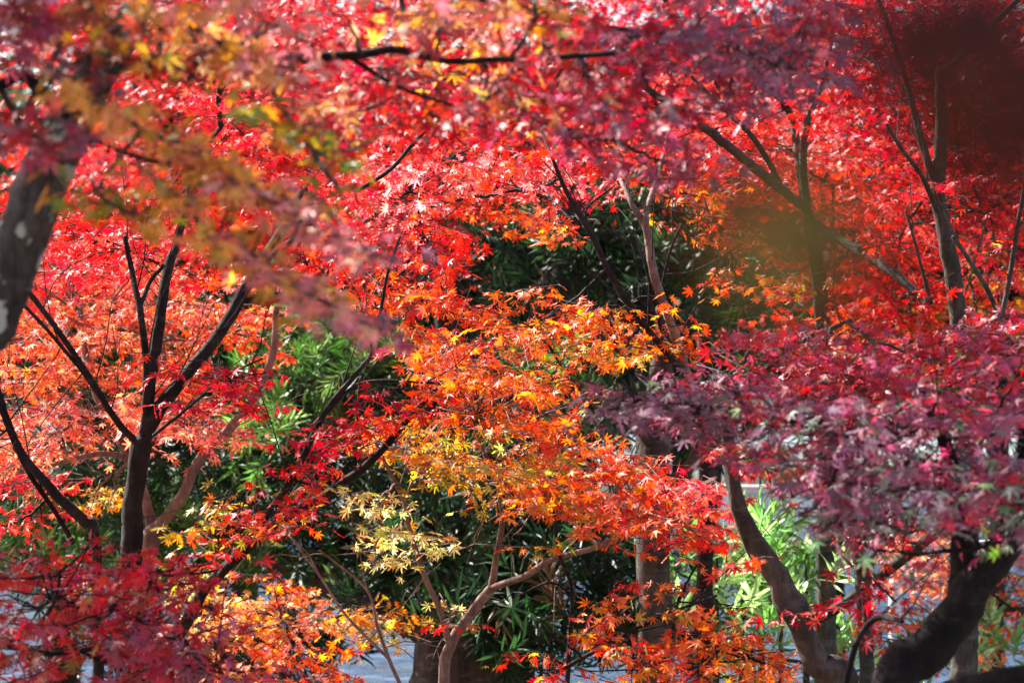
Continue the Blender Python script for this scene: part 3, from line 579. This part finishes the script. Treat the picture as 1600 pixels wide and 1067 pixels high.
for p in [(530, 690, 60, 30, 10, 6.8, 'crimson', dict(cov=2.1)), (500, 760, 60, 26, 25, 6.8, [(2, 'crimson'), (1, 'red'), (.3, 'olive')], dict(cov=2.0)), (590, 640, 75, 26, 0, 6.75, [(1, 'red'), (1, 'crimson'), (.5, 'orange')], dict(cov=2.2)),
          (420, 810, 90, 28, 10, 6.8, [(1, 'red'), (1, 'olive'), (.6, 'orange')], dict(cov=1.9)), (330, 810, 60, 24, -20, 6.8, [(1, 'orangey'), (1, 'olive')], dict(cov=1.8)), (400, 780, 40, 16, 0, 6.7, 'red', dict(cov=1.5)),
          (680, 610, 60, 22, 10, 6.9, [(1, 'red'), (1, 'orange')], dict(cov=2.0)), (345, 870, 70, 18, -5, 6.8, [(2, 'crimson'), (1, 'olive')], dict(cov=1.6)), (540, 665, 40, 14, 0, 6.8, 'crimson', dict(cov=1.2))]:
    t.patch(*p[:7], **p[7])
t.finish()

# -- slender maple in the centre
t = Tree('maple_tree', base_at(690, 7.2), 'slender pale stemmed maple at bottom centre with orange, olive and yellow leaves', 'maple tree', M_bark_pink, 'autumn maples')
t.ground_trunk([(693, 1065, 7.2, 9.5), (702, 1010, 7.2, 9), (735, 960, 7.2, 8), (768, 918, 7.2, 8)], sides=12)
t.limb([(768, 918, 7.2, 6.5), (775, 870, 7.2, 5), (785, 810, 7.15, 4.5), (775, 750, 7.1, 3.6), (750, 690, 7.1, 3), (735, 640, 7.1, 2)])
t.limb([(768, 918, 7.2, 6), (820, 900, 7.1, 5.5), (860, 875, 7.0, 5), (930, 855, 6.95, 4.5), (1010, 825, 6.9, 3.5), (1060, 800, 6.9, 2.5)])
t.limb([(703, 1010, 7.2, 5.5), (690, 960, 7.15, 5), (660, 890, 7.1, 4.5), (635, 810, 7.1, 4), (630, 780, 7.1, 3.6), (600, 720, 7.1, 3), (575, 660, 7.1, 2)])
t.limb([(632, 790, 7.1, 2.6), (645, 750, 7.1, 2.2), (660, 730, 7.1, 1.8)])
t.limb([(628, 1075, 7.3, 3.5), (608, 1030, 7.3, 3), (590, 980, 7.3, 2.6), (572, 920, 7.3, 2.2), (500, 860, 7.3, 1.5)])
t.limb([(608, 1030, 7.3, 2.4), (540, 960, 7.3, 2.2), (500, 900, 7.3, 2), (455, 840, 7.3, 1.4)])
for p in [(760, 600, 110, 50, 5, 7.2, 'orange', dict(cov=2.5)), (820, 660, 80, 50, 20, 7.2, 'orange', dict(cov=2.4)), (690, 560, 90, 40, 0, 7.3, [(2, 'orange'), (1, 'coral')], dict(cov=2.2)),
          (640, 690, 80, 40, 5, 7.1, [(1, 'orangey'), (1, 'olive')], dict(cov=2.2)), (700, 730, 55, 36, 0, 7.1, 'olive', dict(cov=1.8)), (780, 720, 90, 46, 10, 7.1, [(1, 'olive'), (.8, 'orange'), (.4, 'yellow')], dict(cov=2.3)),
          (850, 770, 90, 50, 10, 7.0, [(1, 'olive'), (1.5, 'orange')], dict(cov=2.3)), (860, 720, 70, 30, 0, 7.0, 'orange', dict(cov=2.0)), (960, 780, 100, 55, 10, 6.9, [(1, 'orange'), (1, 'coral')], dict(cov=2.4)),
          (970, 725, 80, 28, 8, 6.9, 'coral', dict(cov=2.5)), (1060, 810, 90, 45, 10, 6.85, [(1, 'red'), (1, 'coral')], dict(cov=2.4)), (1100, 770, 60, 30, 10, 6.8, 'pinkred', dict(cov=2.2)), (1120, 850, 50, 30, 20, 6.9, 'red', dict(cov=1.8)),
          (940, 850, 40, 16, 0, 6.9, 'orange', dict(cov=1.5)), (900, 650, 40, 20, 0, 7.1, 'orange', dict(cov=1.5)), (725, 955, 26, 12, 20, 7.1, [(1, 'red'), (1, 'orange')], dict(cov=1.4))]:
    t.patch(*p[:7], **p[7])
t.flush('crown')
for p in [(600, 770, 50, 22, 0, 7.0), (590, 815, 42, 22, 0, 7.0), (640, 835, 60, 26, 10, 7.0), (585, 860, 38, 18, 0, 7.0), (650, 870, 50, 16, 0, 7.05), (690, 980, 26, 10, -30, 7.05)]:
    t.patch(*p, [(4, 'yellow'), (.3, 'orangey')], cov=1.25)
t.flush('foliage', 'pale yellow foliage lit by the sun')
t.finish()

# -- orange low maples
t = Tree('maple_tree', base_at(430, 8.7), 'low maple spread with yellow orange leaves along the bottom left of centre', 'maple tree', M_bark, 'autumn maples')
t.ground_trunk([(440, 1120, 8.7, 9), (450, 1070, 8.7, 8), (430, 1020, 8.7, 6)], sides=10)
t.limb([(430, 1020, 8.7, 5), (350, 960, 8.7, 4), (290, 940, 8.7, 3)]); t.limb([(430, 1020, 8.7, 5), (510, 970, 8.7, 4), (600, 950, 8.7, 3)])
for p in [(330, 960, 80, 34, 5, 8.65, [(1, 'orangey'), (1, 'yellow'), (1, 'salmon')], dict(cov=2.3)), (440, 965, 110, 34, 0, 8.6, [(1, 'orangey'), (1.5, 'salmon')], dict(cov=2.4)), (560, 965, 85, 28, 5, 8.6, [(2, 'orangey'), (1, 'olive')], dict(cov=2.3)),
          (350, 1020, 90, 36, 10, 8.6, [(1, 'orange'), (1, 'salmon'), (.6, 'orangey')], dict(cov=2.3)), (460, 1030, 90, 38, 15, 8.5, [(2, 'orange'), (1, 'coral')], dict(cov=2.3)), (430, 920, 60, 14, 0, 8.65, 'orange', dict(cov=1.6)), (610, 985, 40, 16, 10, 8.6, 'olive', dict(cov=1.5)), (280, 920, 40, 16, 0, 8.65, 'yellow', dict(cov=1.5)), (520, 1055, 60, 16, 0, 8.5, 'coral', dict(cov=1.6))]:
    t.patch(*p[:7], **p[7])
t.finish()
t = Tree('maple_tree', base_at(900, 6.8), 'low maple with orange and red sprays before the straight old trunk', 'maple tree', M_bark, 'autumn maples')
t.ground_trunk([(885, 1120, 6.9, 4), (890, 1010, 6.9, 4), (893, 920, 6.9, 3.4), (872, 860, 6.9, 3), (865, 790, 6.9, 2.4)], sides=8)
t.limb([(893, 930, 6.9, 2), (860, 910, 6.9, 1.8), (810, 930, 6.9, 1.5)])
t.limb([(888, 1040, 6.85, 4), (960, 1000, 6.8, 3), (1040, 960, 6.8, 2.5), (1120, 930, 6.8, 2)])
for p in [(950, 950, 46, 20, 10, 6.8, [(2, 'orange'), (1, 'salmon')], dict(cov=1.9)), (985, 925, 30, 12, 30, 6.8, 'red', dict(cov=1.2)), (980, 1000, 80, 26, 10, 6.75, [(1, 'red'), (1, 'orange'), (.3, 'yellow')], dict(cov=2.0)), (1050, 985, 40, 16, 0, 6.7, 'coral', dict(cov=1.4)), (1000, 1050, 90, 20, 0, 6.8, [(2, 'orange'), (1, 'red')], dict(cov=1.9)),
          (1060, 940, 50, 26, 10, 6.7, [(2, 'orange'), (.6, 'bronze')], dict(cov=2.0)), (1160, 1020, 70, 26, 10, 6.6, [(2, 'orange'), (.5, 'olive')], dict(cov=2.1)), (1100, 1040, 90, 34, 0, 6.6, [(2, 'orange'), (.5, 'bronze')], dict(cov=2.0)), (1130, 1000, 50, 26, 0, 6.7, 'orange', dict(cov=1.6)),
          (840, 1050, 60, 20, -10, 6.8, [(2, 'red'), (1, 'olive')], dict(cov=1.7)), (880, 1000, 40, 12, 0, 6.8, 'olive', dict(cov=1.2)), (1090, 880, 30, 10, 20, 6.7, 'coral', dict(cov=1.2)), (1210, 1040, 60, 30, 0, 6.6, 'orange', dict(cov=1.6))]:
    t.patch(*p[:7], **p[7])
t.finish()

# -- right foreground group: curved trunk, upright stem, big dark trunk with the mauve canopy
t = Tree('maple_tree', base_at(1300, 6.4), 'maple with a rough grey trunk curving up to the left below the crimson canopy', 'maple tree', M_bark_green, 'autumn maples', M_gloss)
t.ground_trunk([(1320, 1085, 6.4, 24), (1280, 1040, 6.4, 22), (1252, 975, 6.4, 20), (1236, 945, 6.4, 25), (1220, 910, 6.4, 18), (1190, 865, 6.4, 17), (1160, 810, 6.4, 14), (1148, 770, 6.4, 13), (1140, 700, 6.4, 10), (1130, 640, 6.4, 7)], sides=18, lump=.075, mat=bark_mat('grey_brown_bark', (.035, .026, .022), (.12, .09, .075), (.26, .22, .19), scale=35, bump=1.0))
t.limb([(1255, 975, 6.4, 9), (1290, 960, 6.4, 9), (1330, 935, 6.35, 9.5), (1380, 895, 6.3, 9), (1440, 850, 6.2, 9), (1480, 810, 6.1, 7), (1530, 700, 6, 5)])
t.limb([(1135, 680, 6.4, 6), (1180, 600, 6.3, 5), (1240, 540, 6.2, 4), (1330, 500, 6.1, 3)])
for p in [(1180, 530, 90, 28, -5, 6.2, [(1, 'magenta'), (1, 'crimson')], dict(cov=2.0)), (1290, 545, 110, 34, 0, 6.1, [(1, 'magenta'), (1, 'crimson')], dict(cov=2.2)), (1450, 560, 140, 44, 0, 6.0, [(2, 'crimson'), (1, 'magenta'), (.4, 'red')], dict(cov=2.2)), (1540, 520, 90, 40, 0, 6.0, [(1, 'magenta'), (1, 'crimson')], dict(cov=1.8)),
          (1350, 610, 200, 44, 0, 6.0, [(2, 'crimson'), (1, 'magenta'), (.5, 'red')], dict(cov=2.2)), (1130, 590, 80, 24, 0, 6.2, [(1, 'mauve'), (1, 'magenta')], dict(cov=1.9)), (1560, 620, 80, 50, 0, 6, [(2, 'crimson'), (.5, 'green')], dict(cov=2.0)), (1450, 600, 36, 14, 0, 5.9, 'green', dict(cov=1.6)),
          (1310, 860, 36, 16, 0, 6.3, 'crimson', dict(cov=.8)), (1400, 840, 70, 24, 0, 6.2, 'crimson', dict(cov=1.3)), (1230, 960, 30, 14, 0, 6.3, 'crimson', dict(cov=1)), (1170, 700, 50, 50, 0, 6.3, [(1, 'crimson'), (.5, 'olive')], dict(cov=1.4))]:
    t.patch(*p[:7], **p[7])
t.finish()
t = Tree('maple_tree', base_at(1350, 6.2), 'upright slim grey stem with small crimson leaves right of the curved trunk', 'maple tree', M_bark_green, 'autumn maples')
t.ground_trunk([(1354, 1070, 6.2, 12.5), (1350, 960, 6.2, 11), (1346, 890, 6.2, 12), (1335, 840, 6.2, 10), (1325, 790, 6.2, 9), (1330, 720, 6.2, 7), (1340, 650, 6.2, 5)], sides=12)
t.limb([(1345, 890, 6.2, 4), (1370, 860, 6.2, 3), (1400, 840, 6.2, 2.4), (1440, 825, 6.2, 1.6)])
for p in [(1300, 945, 45, 22, 0, 6.15, 'crimson', dict(cov=1.4)), (1385, 835, 45, 16, 0, 6.1, [(1, 'crimson'), (1, 'red')], dict(cov=1.3)), (1360, 880, 40, 16, 30, 6.15, 'crimson', dict(cov=1.)), (1400, 940, 24, 10, 0, 6.1, 'crimson', dict(cov=.9))]:
    t.patch(*p[:7], **p[7])
t.finish()
t = Tree('maple_tree', base_at(1290, 5.4), 'large dark leaning maple trunk at the lower right holding the mauve and grey green canopy', 'maple tree', M_bark, 'autumn maples', M_gloss)
t.ground_trunk([(1395, 1080, 5.4, 37), (1445, 1020, 5.4, 35), (1490, 965, 5.4, 32), (1528, 905, 5.4, 30), (1565, 860, 5.4, 27), (1605, 800, 5.35, 21), (1650, 700, 5.3, 16)], sides=18, lump=.03)
t.limb([(1490, 960, 5.42, 20), (1502, 900, 5.42, 19), (1503, 840, 5.4, 17), (1498, 780, 5.35, 15), (1480, 700, 5.3, 11), (1440, 630, 5.3, 7)])
t.limb([(1380, 1040, 5.45, 8), (1400, 1010, 5.5, 7), (1440, 995, 5.5, 6.5), (1490, 985, 5.45, 7)])
t.limb([(1320, 1075, 5.6, 5), (1340, 1000, 5.6, 5), (1370, 965, 5.6, 5), (1410, 970, 5.5, 4)])
t.limb([(1440, 1090, 5.3, 16), (1520, 1068, 5.25, 15), (1620, 1050, 5.2, 14), (1700, 1040, 5.2, 10)])
t.limb([(1500, 760, 5.35, 8), (1400, 700, 5.3, 6), (1280, 670, 5.4, 4.5), (1150, 640, 5.5, 3), (1000, 625, 5.6, 2)])
for p in [(1350, 850, 60, 12, 0, 5.2, [(1, 'greygreen'), (1, 'mauve')], dict(cov=1.6)), (1410, 862, 40, 10, 5, 5.15, [(1, 'greygreen'), (1, 'magenta')], dict(cov=1.8)), (1575, 840, 40, 30, 0, 5.1, [(2, 'greygreen'), (.4, 'green')], dict(cov=2.)), (1000, 620, 110, 24, 3, 5.6, 'dusk', dict(cov=2.1)), (950, 640, 60, 18, 5, 5.6, 'dusk', dict(cov=1.6)), (1080, 660, 90, 26, 10, 5.5, [(2, 'dusk'), (1, 'mauve')], dict(cov=2.0)), (1160, 620, 90, 34, 0, 5.5, [(1.4, 'mauve'), (.7, 'magenta'), (.5, 'greygreen')], dict(cov=2.1)),
          (1280, 660, 110, 40, 5, 5.4, [(1.4, 'mauve'), (.7, 'magenta'), (.5, 'greygreen')], dict(cov=2.2)), (1200, 710, 80, 34, 10, 5.4, [(2, 'mauve'), (.5, 'bronze')], dict(cov=1.9)), (1400, 680, 140, 50, 0, 5.3, [(1.4, 'mauve'), (.7, 'magenta'), (.5, 'greygreen')], dict(cov=2.4)), (1540, 680, 100, 60, 0, 5.2, [(1, 'magenta'), (1, 'mauve'), (.4, 'greygreen')], dict(cov=2.3)),
          (1300, 750, 110, 44, 0, 5.3, [(2, 'mauve'), (.6, 'dusk'), (.8, 'greygreen')], dict(cov=2.3)), (1440, 750, 120, 50, 0, 5.2, [(2, 'mauve'), (.8, 'magenta'), (1, 'greygreen')], dict(cov=2.5)), (1560, 760, 90, 50, 0, 5.1, [(1, 'magenta'), (1, 'greygreen')], dict(cov=2.3)),
          (1270, 795, 60, 22, 0, 5.3, [(2, 'greygreen'), (1, 'mauve')], dict(cov=2.0)), (1400, 822, 110, 22, 5, 5.2, [(1, 'magenta'), (1, 'greygreen'), (.5, 'mauve')], dict(cov=2.2)), (1520, 822, 80, 16, 5, 5.1, [(1, 'greygreen'), (.6, 'magenta')], dict(cov=2.2)), (1580, 800, 50, 44, 0, 5.1, 'greygreen', dict(cov=2.2)), (1470, 610, 140, 34, 0, 5.3, [(1, 'magenta'), (.4, 'crimson')], dict(cov=1.3)), (1590, 590, 50, 50, 0, 5.2, 'magenta', dict(cov=1.6))]:
    t.patch(*p[:7], face=.3, droop=.35, **p[7])
t.finish()

# -- crimson maple in the lower left foreground
t = Tree('maple_tree', base_at(-60, 5.7), 'shaded crimson and purple maple filling the lower left corner over thin black branches', 'maple tree', M_bark, 'autumn maples', M_gloss)
t.ground_trunk([(-90, 1120, 5.7, 20), (-80, 1040, 5.7, 14)], sides=10)
t.limb([(-80, 1040, 5.7, 9), (0, 1010, 5.65, 5), (80, 1020, 5.6, 4.5), (180, 1012, 5.6, 4), (280, 1030, 5.6, 3.4), (380, 1050, 5.6, 2.4)])
t.limb([(0, 1008, 5.65, 4), (50, 985, 5.6, 3.4), (85, 940, 5.6, 3), (95, 890, 5.6, 2)])
t.limb([(120, 1015, 5.6, 3), (190, 1045, 5.6, 3), (250, 1075, 5.6, 2.4)]); t.limb([(200, 1010, 5.6, 2.4), (215, 960, 5.6, 2), (240, 900, 5.6, 1.5)])
for p in [(80, 900, 120, 34, 5, 5.8, [(2, 'crimson'), (1, 'magenta')], dict(cov=2.0)), (240, 895, 120, 24, 5, 5.8, [(2, 'crimson'), (.6, 'red')], dict(cov=2.2)), (340, 890, 70, 24, 10, 5.9, 'crimson', dict(cov=1.8)), (180, 950, 140, 50, 5, 5.6, [(2, 'crimson'), (1, 'magenta'), (.5, 'bronze')], dict(cov=1.9)),
          (60, 950, 100, 60, 0, 5.7, [(1, 'crimson'), (.7, 'bronze')], dict(cov=1.5)), (290, 1000, 90, 34, 20, 5.5, [(1, 'magenta'), (1, 'mauve')], dict(cov=2.0)), (330, 1045, 70, 24, 15, 5.4, [(1, 'magenta'), (1, 'mauve')], dict(cov=2.0)), (180, 1040, 130, 34, 0, 5.5, [(1, 'magenta'), (1, 'crimson'), (.6, 'bronze')], dict(cov=1.9)), (50, 1040, 90, 34, 0, 5.6, [(1, 'crimson'), (1, 'bronze')], dict(cov=1.6)), (130, 865, 60, 10, 0, 5.9, 'crimson', dict(cov=1.3))]:
    t.patch(*p[:7], **p[7])
t.finish()

# -- big lichened maple, upper left, blurred by nearness
t = Tree('maple_tree', base_at(-120, 4.4), 'big grey lichen-spotted maple at the left edge with blurred orange and purple sprays', 'maple tree', M_bark_lichen, 'autumn maples', M_gloss)
t.ground_trunk([(-60, 640, 4.4, 46), (-15, 500, 4.4, 44), (25, 390, 4.4, 43), (70, 280, 4.4, 42), (110, 190, 4.4, 36), (150, 120, 4.4, 30), (190, 60, 4.4, 26), (240, -40, 4.4, 20)], sides=20, lump=.03)
B = M_bark
t.limb([(130, 110, 4.4, 14), (200, 100, 4.4, 12), (320, 103, 4.4, 11), (480, 92, 4.5, 9), (560, 86, 4.5, 8.5), (620, 78, 4.5, 7), (700, 96, 4.55, 5.5), (780, 94, 4.55, 5.5), (870, 90, 4.6, 5), (960, 84, 4.6, 4.5)], mat=B)
t.limb([(130, 180, 4.4, 9), (90, 170, 4.35, 11), (40, 120, 4.35, 10), (0, 135, 4.3, 8), (-60, 140, 4.3, 8)], mat=B)
t.limb([(60, 190, 4.4, 7), (45, 170, 4.35, 6), (95, 70, 4.3, 5), (115, 20, 4.3, 4)], mat=B)
t.limb([(550, 92, 4.55, 4.5), (610, 130, 4.6, 4), (660, 150, 4.6, 3.6), (720, 168, 4.65, 2.5)], mat=B)
t.limb([(80, 180, 4.3, 7), (150, 220, 4.2, 4), (230, 250, 4.2, 3.4), (330, 268, 4.2, 3), (420, 320, 4.2, 2)], mat=B)
t.limb([(560, 298, 7.6, 3.4), (610, 265, 7.6, 3.4), (650, 220, 7.6, 3), (680, 190, 7.6, 2.4)], mat=B, nodes=False)
t.limb([(230, -60, 4.6, 10), (500, -30, 4.9, 8), (800, 5, 5.0, 6), (900, 35, 5.0, 5), (1000, 50, 5, 5), (1090, 52, 5, 4)], mat=B)
for p in [(50, 35, 90, 44, 0, 4.25, [(1, 'mauve'), (1, 'bronze'), (1, 'magenta')], dict(cov=2.6)), (150, 10, 90, 20, 0, 4.3, [(1, 'bronze'), (1, 'crimson')], dict(cov=2.0)), (260, 110, 50, 20, 0, 4.3, 'bronze', dict(cov=1.2)), (90, 110, 90, 26, 0, 4.2, [(1, 'mauve'), (1, 'bronze')], dict(cov=1.4)), (170, 50, 60, 34, 0, 4.1, [(1, 'bronze'), (1, 'olive')], dict(cov=1.4)), (290, 35, 90, 34, 20, 4.1, 'ochre', dict(cov=1.9)), (250, 90, 60, 16, 20, 4.1, 'ochre', dict(cov=1.5)),
          (370, 75, 80, 24, 30, 4.1, [(2, 'ochre'), (1, 'rose')], dict(cov=1.9)), (430, 40, 70, 26, 30, 4.2, 'rose', dict(cov=1.7)), (460, 110, 60, 22, 40, 4.1, [(2, 'rose'), (1, 'ochre')], dict(cov=1.8)), (540, 25, 60, 24, 0, 4.4, [(1, 'rose'), (1, 'crimson')], dict(cov=1.5)),
          (60, 215, 80, 22, 5, 4.0, [(2, 'magenta'), (1, 'mauve')], dict(cov=2.2)), (25, 190, 36, 20, 0, 4.0, 'crimson', dict(cov=1.6)), (130, 150, 50, 16, 20, 4.1, 'ochre', dict(cov=1.3)),
          (190, 180, 70, 20, 25, 4.1, 'ochre', dict(cov=1.8)), (270, 225, 80, 24, 32, 4.1, 'ochre', dict(cov=2.0)), (350, 270, 80, 26, 32, 4.1, [(2, 'ochre'), (1, 'rose')], dict(cov=2.0)), (440, 320, 80, 26, 32, 4.1, [(1, 'ochre'), (2, 'rose')], dict(cov=2.0)), (520, 365, 70, 20, 30, 4.1, 'rose', dict(cov=1.9)), (590, 390, 40, 14, 20, 4.1, [(1, 'rose'), (1, 'mauve')], dict(cov=1.5)),
          (150, 300, 46, 20, 20, 4.1, [(1, 'olive'), (1, 'green')], dict(cov=1.6)), (210, 335, 60, 16, 20, 4.1, [(2, 'olive'), (1, 'ochre')], dict(cov=1.6)), (290, 310, 60, 20, 30, 4.1, 'ochre', dict(cov=1.6)), (340, 370, 60, 18, 30, 4.1, [(1, 'olive'), (2, 'ochre')], dict(cov=1.7)),
          (400, 400, 60, 22, 32, 4.1, [(1, 'rose'), (1, 'ochre')], dict(cov=1.9)), (460, 440, 60, 22, 32, 4.1, [(3, 'rose'), (1, 'olive')], dict(cov=1.9)), (530, 480, 60, 18, 30, 4.1, [(2, 'rose'), (1, 'mauve')], dict(cov=1.9)), (595, 515, 40, 16, 30, 4.1, [(1, 'magenta'), (1, 'rose'), (1, 'mauve')], dict(cov=1.8)),
          (440, 170, 26, 36, 0, 4.2, 'olive', dict(cov=1.1)), (490, 240, 34, 60, 15, 4.2, [(1, 'olive'), (1, 'green')], dict(cov=1.5)), (540, 310, 26, 24, 0, 4.2, [(1, 'olive'), (1, 'green')], dict(cov=1.2)), (240, 280, 60, 14, 30, 4.1, 'ochre', dict(cov=1.2)),
          # along the long limb
          (670, 45, 80, 30, 10, 4.6, 'ochre', dict(cov=1.6)), (620, 150, 100, 40, 10, 5.0, 'crimson', dict(cov=2.6)), (510, 190, 90, 40, 10, 5.0, 'crimson', dict(cov=2.4)), (700, 190, 90, 36, 5, 5.0, [(2, 'crimson'), (.4, 'orange')], dict(cov=2.0)), (700, 20, 110, 34, 0, 4.5, [(1, 'ochre'), (1, 'rose')], dict(cov=1.6)), (840, 20, 100, 34, 0, 4.5, [(1.5, 'ochre'), (1, 'crimson')], dict(cov=1.7)),
          (800, 110, 90, 50, 10, 4.8, [(1, 'rose'), (1, 'crimson'), (.8, 'ochre')], dict(cov=1.8)), (830, 180, 90, 44, 10, 4.8, [(1, 'magenta'), (1, 'crimson'), (.5, 'ochre')], dict(cov=2.0)), (920, 130, 90, 50, 0, 4.9, [(1, 'magenta'), (1, 'crimson')], dict(cov=1.9)), (960, 220, 100, 34, 10, 4.8, [(2, 'magenta'), (1, 'mauve')], dict(cov=2.2)), (880, 60, 60, 30, 0, 4.8, 'crimson', dict(cov=1.2)),
          (1060, 260, 70, 26, 10, 4.8, [(1, 'magenta'), (1, 'mauve')], dict(cov=1.8)), (1000, 80, 110, 50, 0, 5, [(1, 'magenta'), (1, 'mauve')], dict(cov=2.0)), (1030, 170, 90, 40, 10, 5, [(1, 'magenta'), (1, 'crimson')], dict(cov=1.5)), (1130, 60, 110, 60, 0, 5, [(2, 'mauve'), (1, 'magenta')], dict(cov=2.2)), (1230, 110, 110, 50, 10, 5, [(2, 'mauve'), (1, 'dusk')], dict(cov=2.1)), (1260, 30, 100, 40, 0, 5, [(1, 'crimson'), (1, 'mauve')], dict(cov=1.9)), (1140, 140, 80, 30, 0, 5, 'mauve', dict(cov=1.4))]:
    t.patch(*p[:7], **p[7])
# added leaves out of frame, set towards the sun to shade the near ones
SH = [(-4.0+.62*i+.2*rng.normal(), 4.9+.6*j+.15*rng.normal(), 3.95+.2*rng.normal()) for i in range(8) for j in range(6)]
SH += [(-3.4+.55*i, 1.2+.55*j, 3.6+.2*rng.normal()) for i in range(6) for j in range(7)]
SH += [(-5.0+.5*i, 7.2+.5*j, 3.9+.2*rng.normal()) for i in range(5) for j in range(3)]
for X, Yc, Z in SH:
    px = 800+X/(K*Yc); py = 533.5-(Z-EYE)/(K*Yc)
    t.patch(px, py, .5/(K*Yc), .2/(K*Yc), 0, Yc, [(1, 'ochre'), (1, 'crimson')], cov=3.0, dY=.35, R=.06, hi=False, tw=False, face=0, droop=.2)
t.finish()

# -- branch hanging right in front of the lens on the right: pure blur
t = Tree('maple_tree', (2.4, -.4, 0), 'dark red and olive maple leaves so near they blur over the upper right', 'maple tree', M_bark, 'autumn maples')
t.limb3(np.array([[2.4, -.4, -.05], [2.38, -.35, 1.0], [2.25, -.2, 1.9], [1.7, .1, 2.35], [1.0, .45, 2.2], [.55, .6, 1.98], [.3, .62, 1.84], [.2, .50, 1.74], [.15, .43, 1.69]]), np.array([.08, .07, .055, .035, .02, .01, .005, .003, .002]), 'trunk')
near = []
def near_leaves(cx, cy, rx, ry, n, Y, R, pal):
    for k in range(n):
        a, q = rng.random()*6.28, rng.random()**.5; yy = Y+rng.normal()*.03
        P = at(cx+rx*q*math.cos(a), cy+ry*q*math.sin(a), yy); near.append(P)
        X = np.array([rng.normal()*.7, rng.normal()*.2, -.6+rng.normal()*.5]); Z = np.array([rng.normal()*.35, -1, .5+rng.normal()*.3])
        t.L.append(stamp(T_HI, P[None]-norm(X)[None]*R*.2, X[None], Z[None], np.array([R*rng.uniform(.85, 1.15)]), pick(pal, 1), pick(pal, 1), np.array([1.5])))
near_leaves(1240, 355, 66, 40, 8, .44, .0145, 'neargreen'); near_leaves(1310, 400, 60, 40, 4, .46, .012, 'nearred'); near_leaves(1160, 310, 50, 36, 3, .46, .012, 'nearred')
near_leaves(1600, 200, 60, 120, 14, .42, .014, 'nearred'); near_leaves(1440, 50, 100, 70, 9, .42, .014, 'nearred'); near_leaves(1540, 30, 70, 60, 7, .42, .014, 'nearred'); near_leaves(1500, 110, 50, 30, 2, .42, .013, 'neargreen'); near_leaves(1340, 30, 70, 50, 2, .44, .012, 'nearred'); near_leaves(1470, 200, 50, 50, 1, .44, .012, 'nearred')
for P in near:
    N = np.array([[.3, .62, 1.84], [.2, .50, 1.74], [.15, .43, 1.69]]); st = N[np.linalg.norm(N-P, axis=1).argmin()]
    if P[0] > .07: t.tw.append(tube([st, st*.4+P*.6+[0, 0, .01], P], [.0012, .001, .0006], 4))
t.finish()
print('leaf verts', NL)
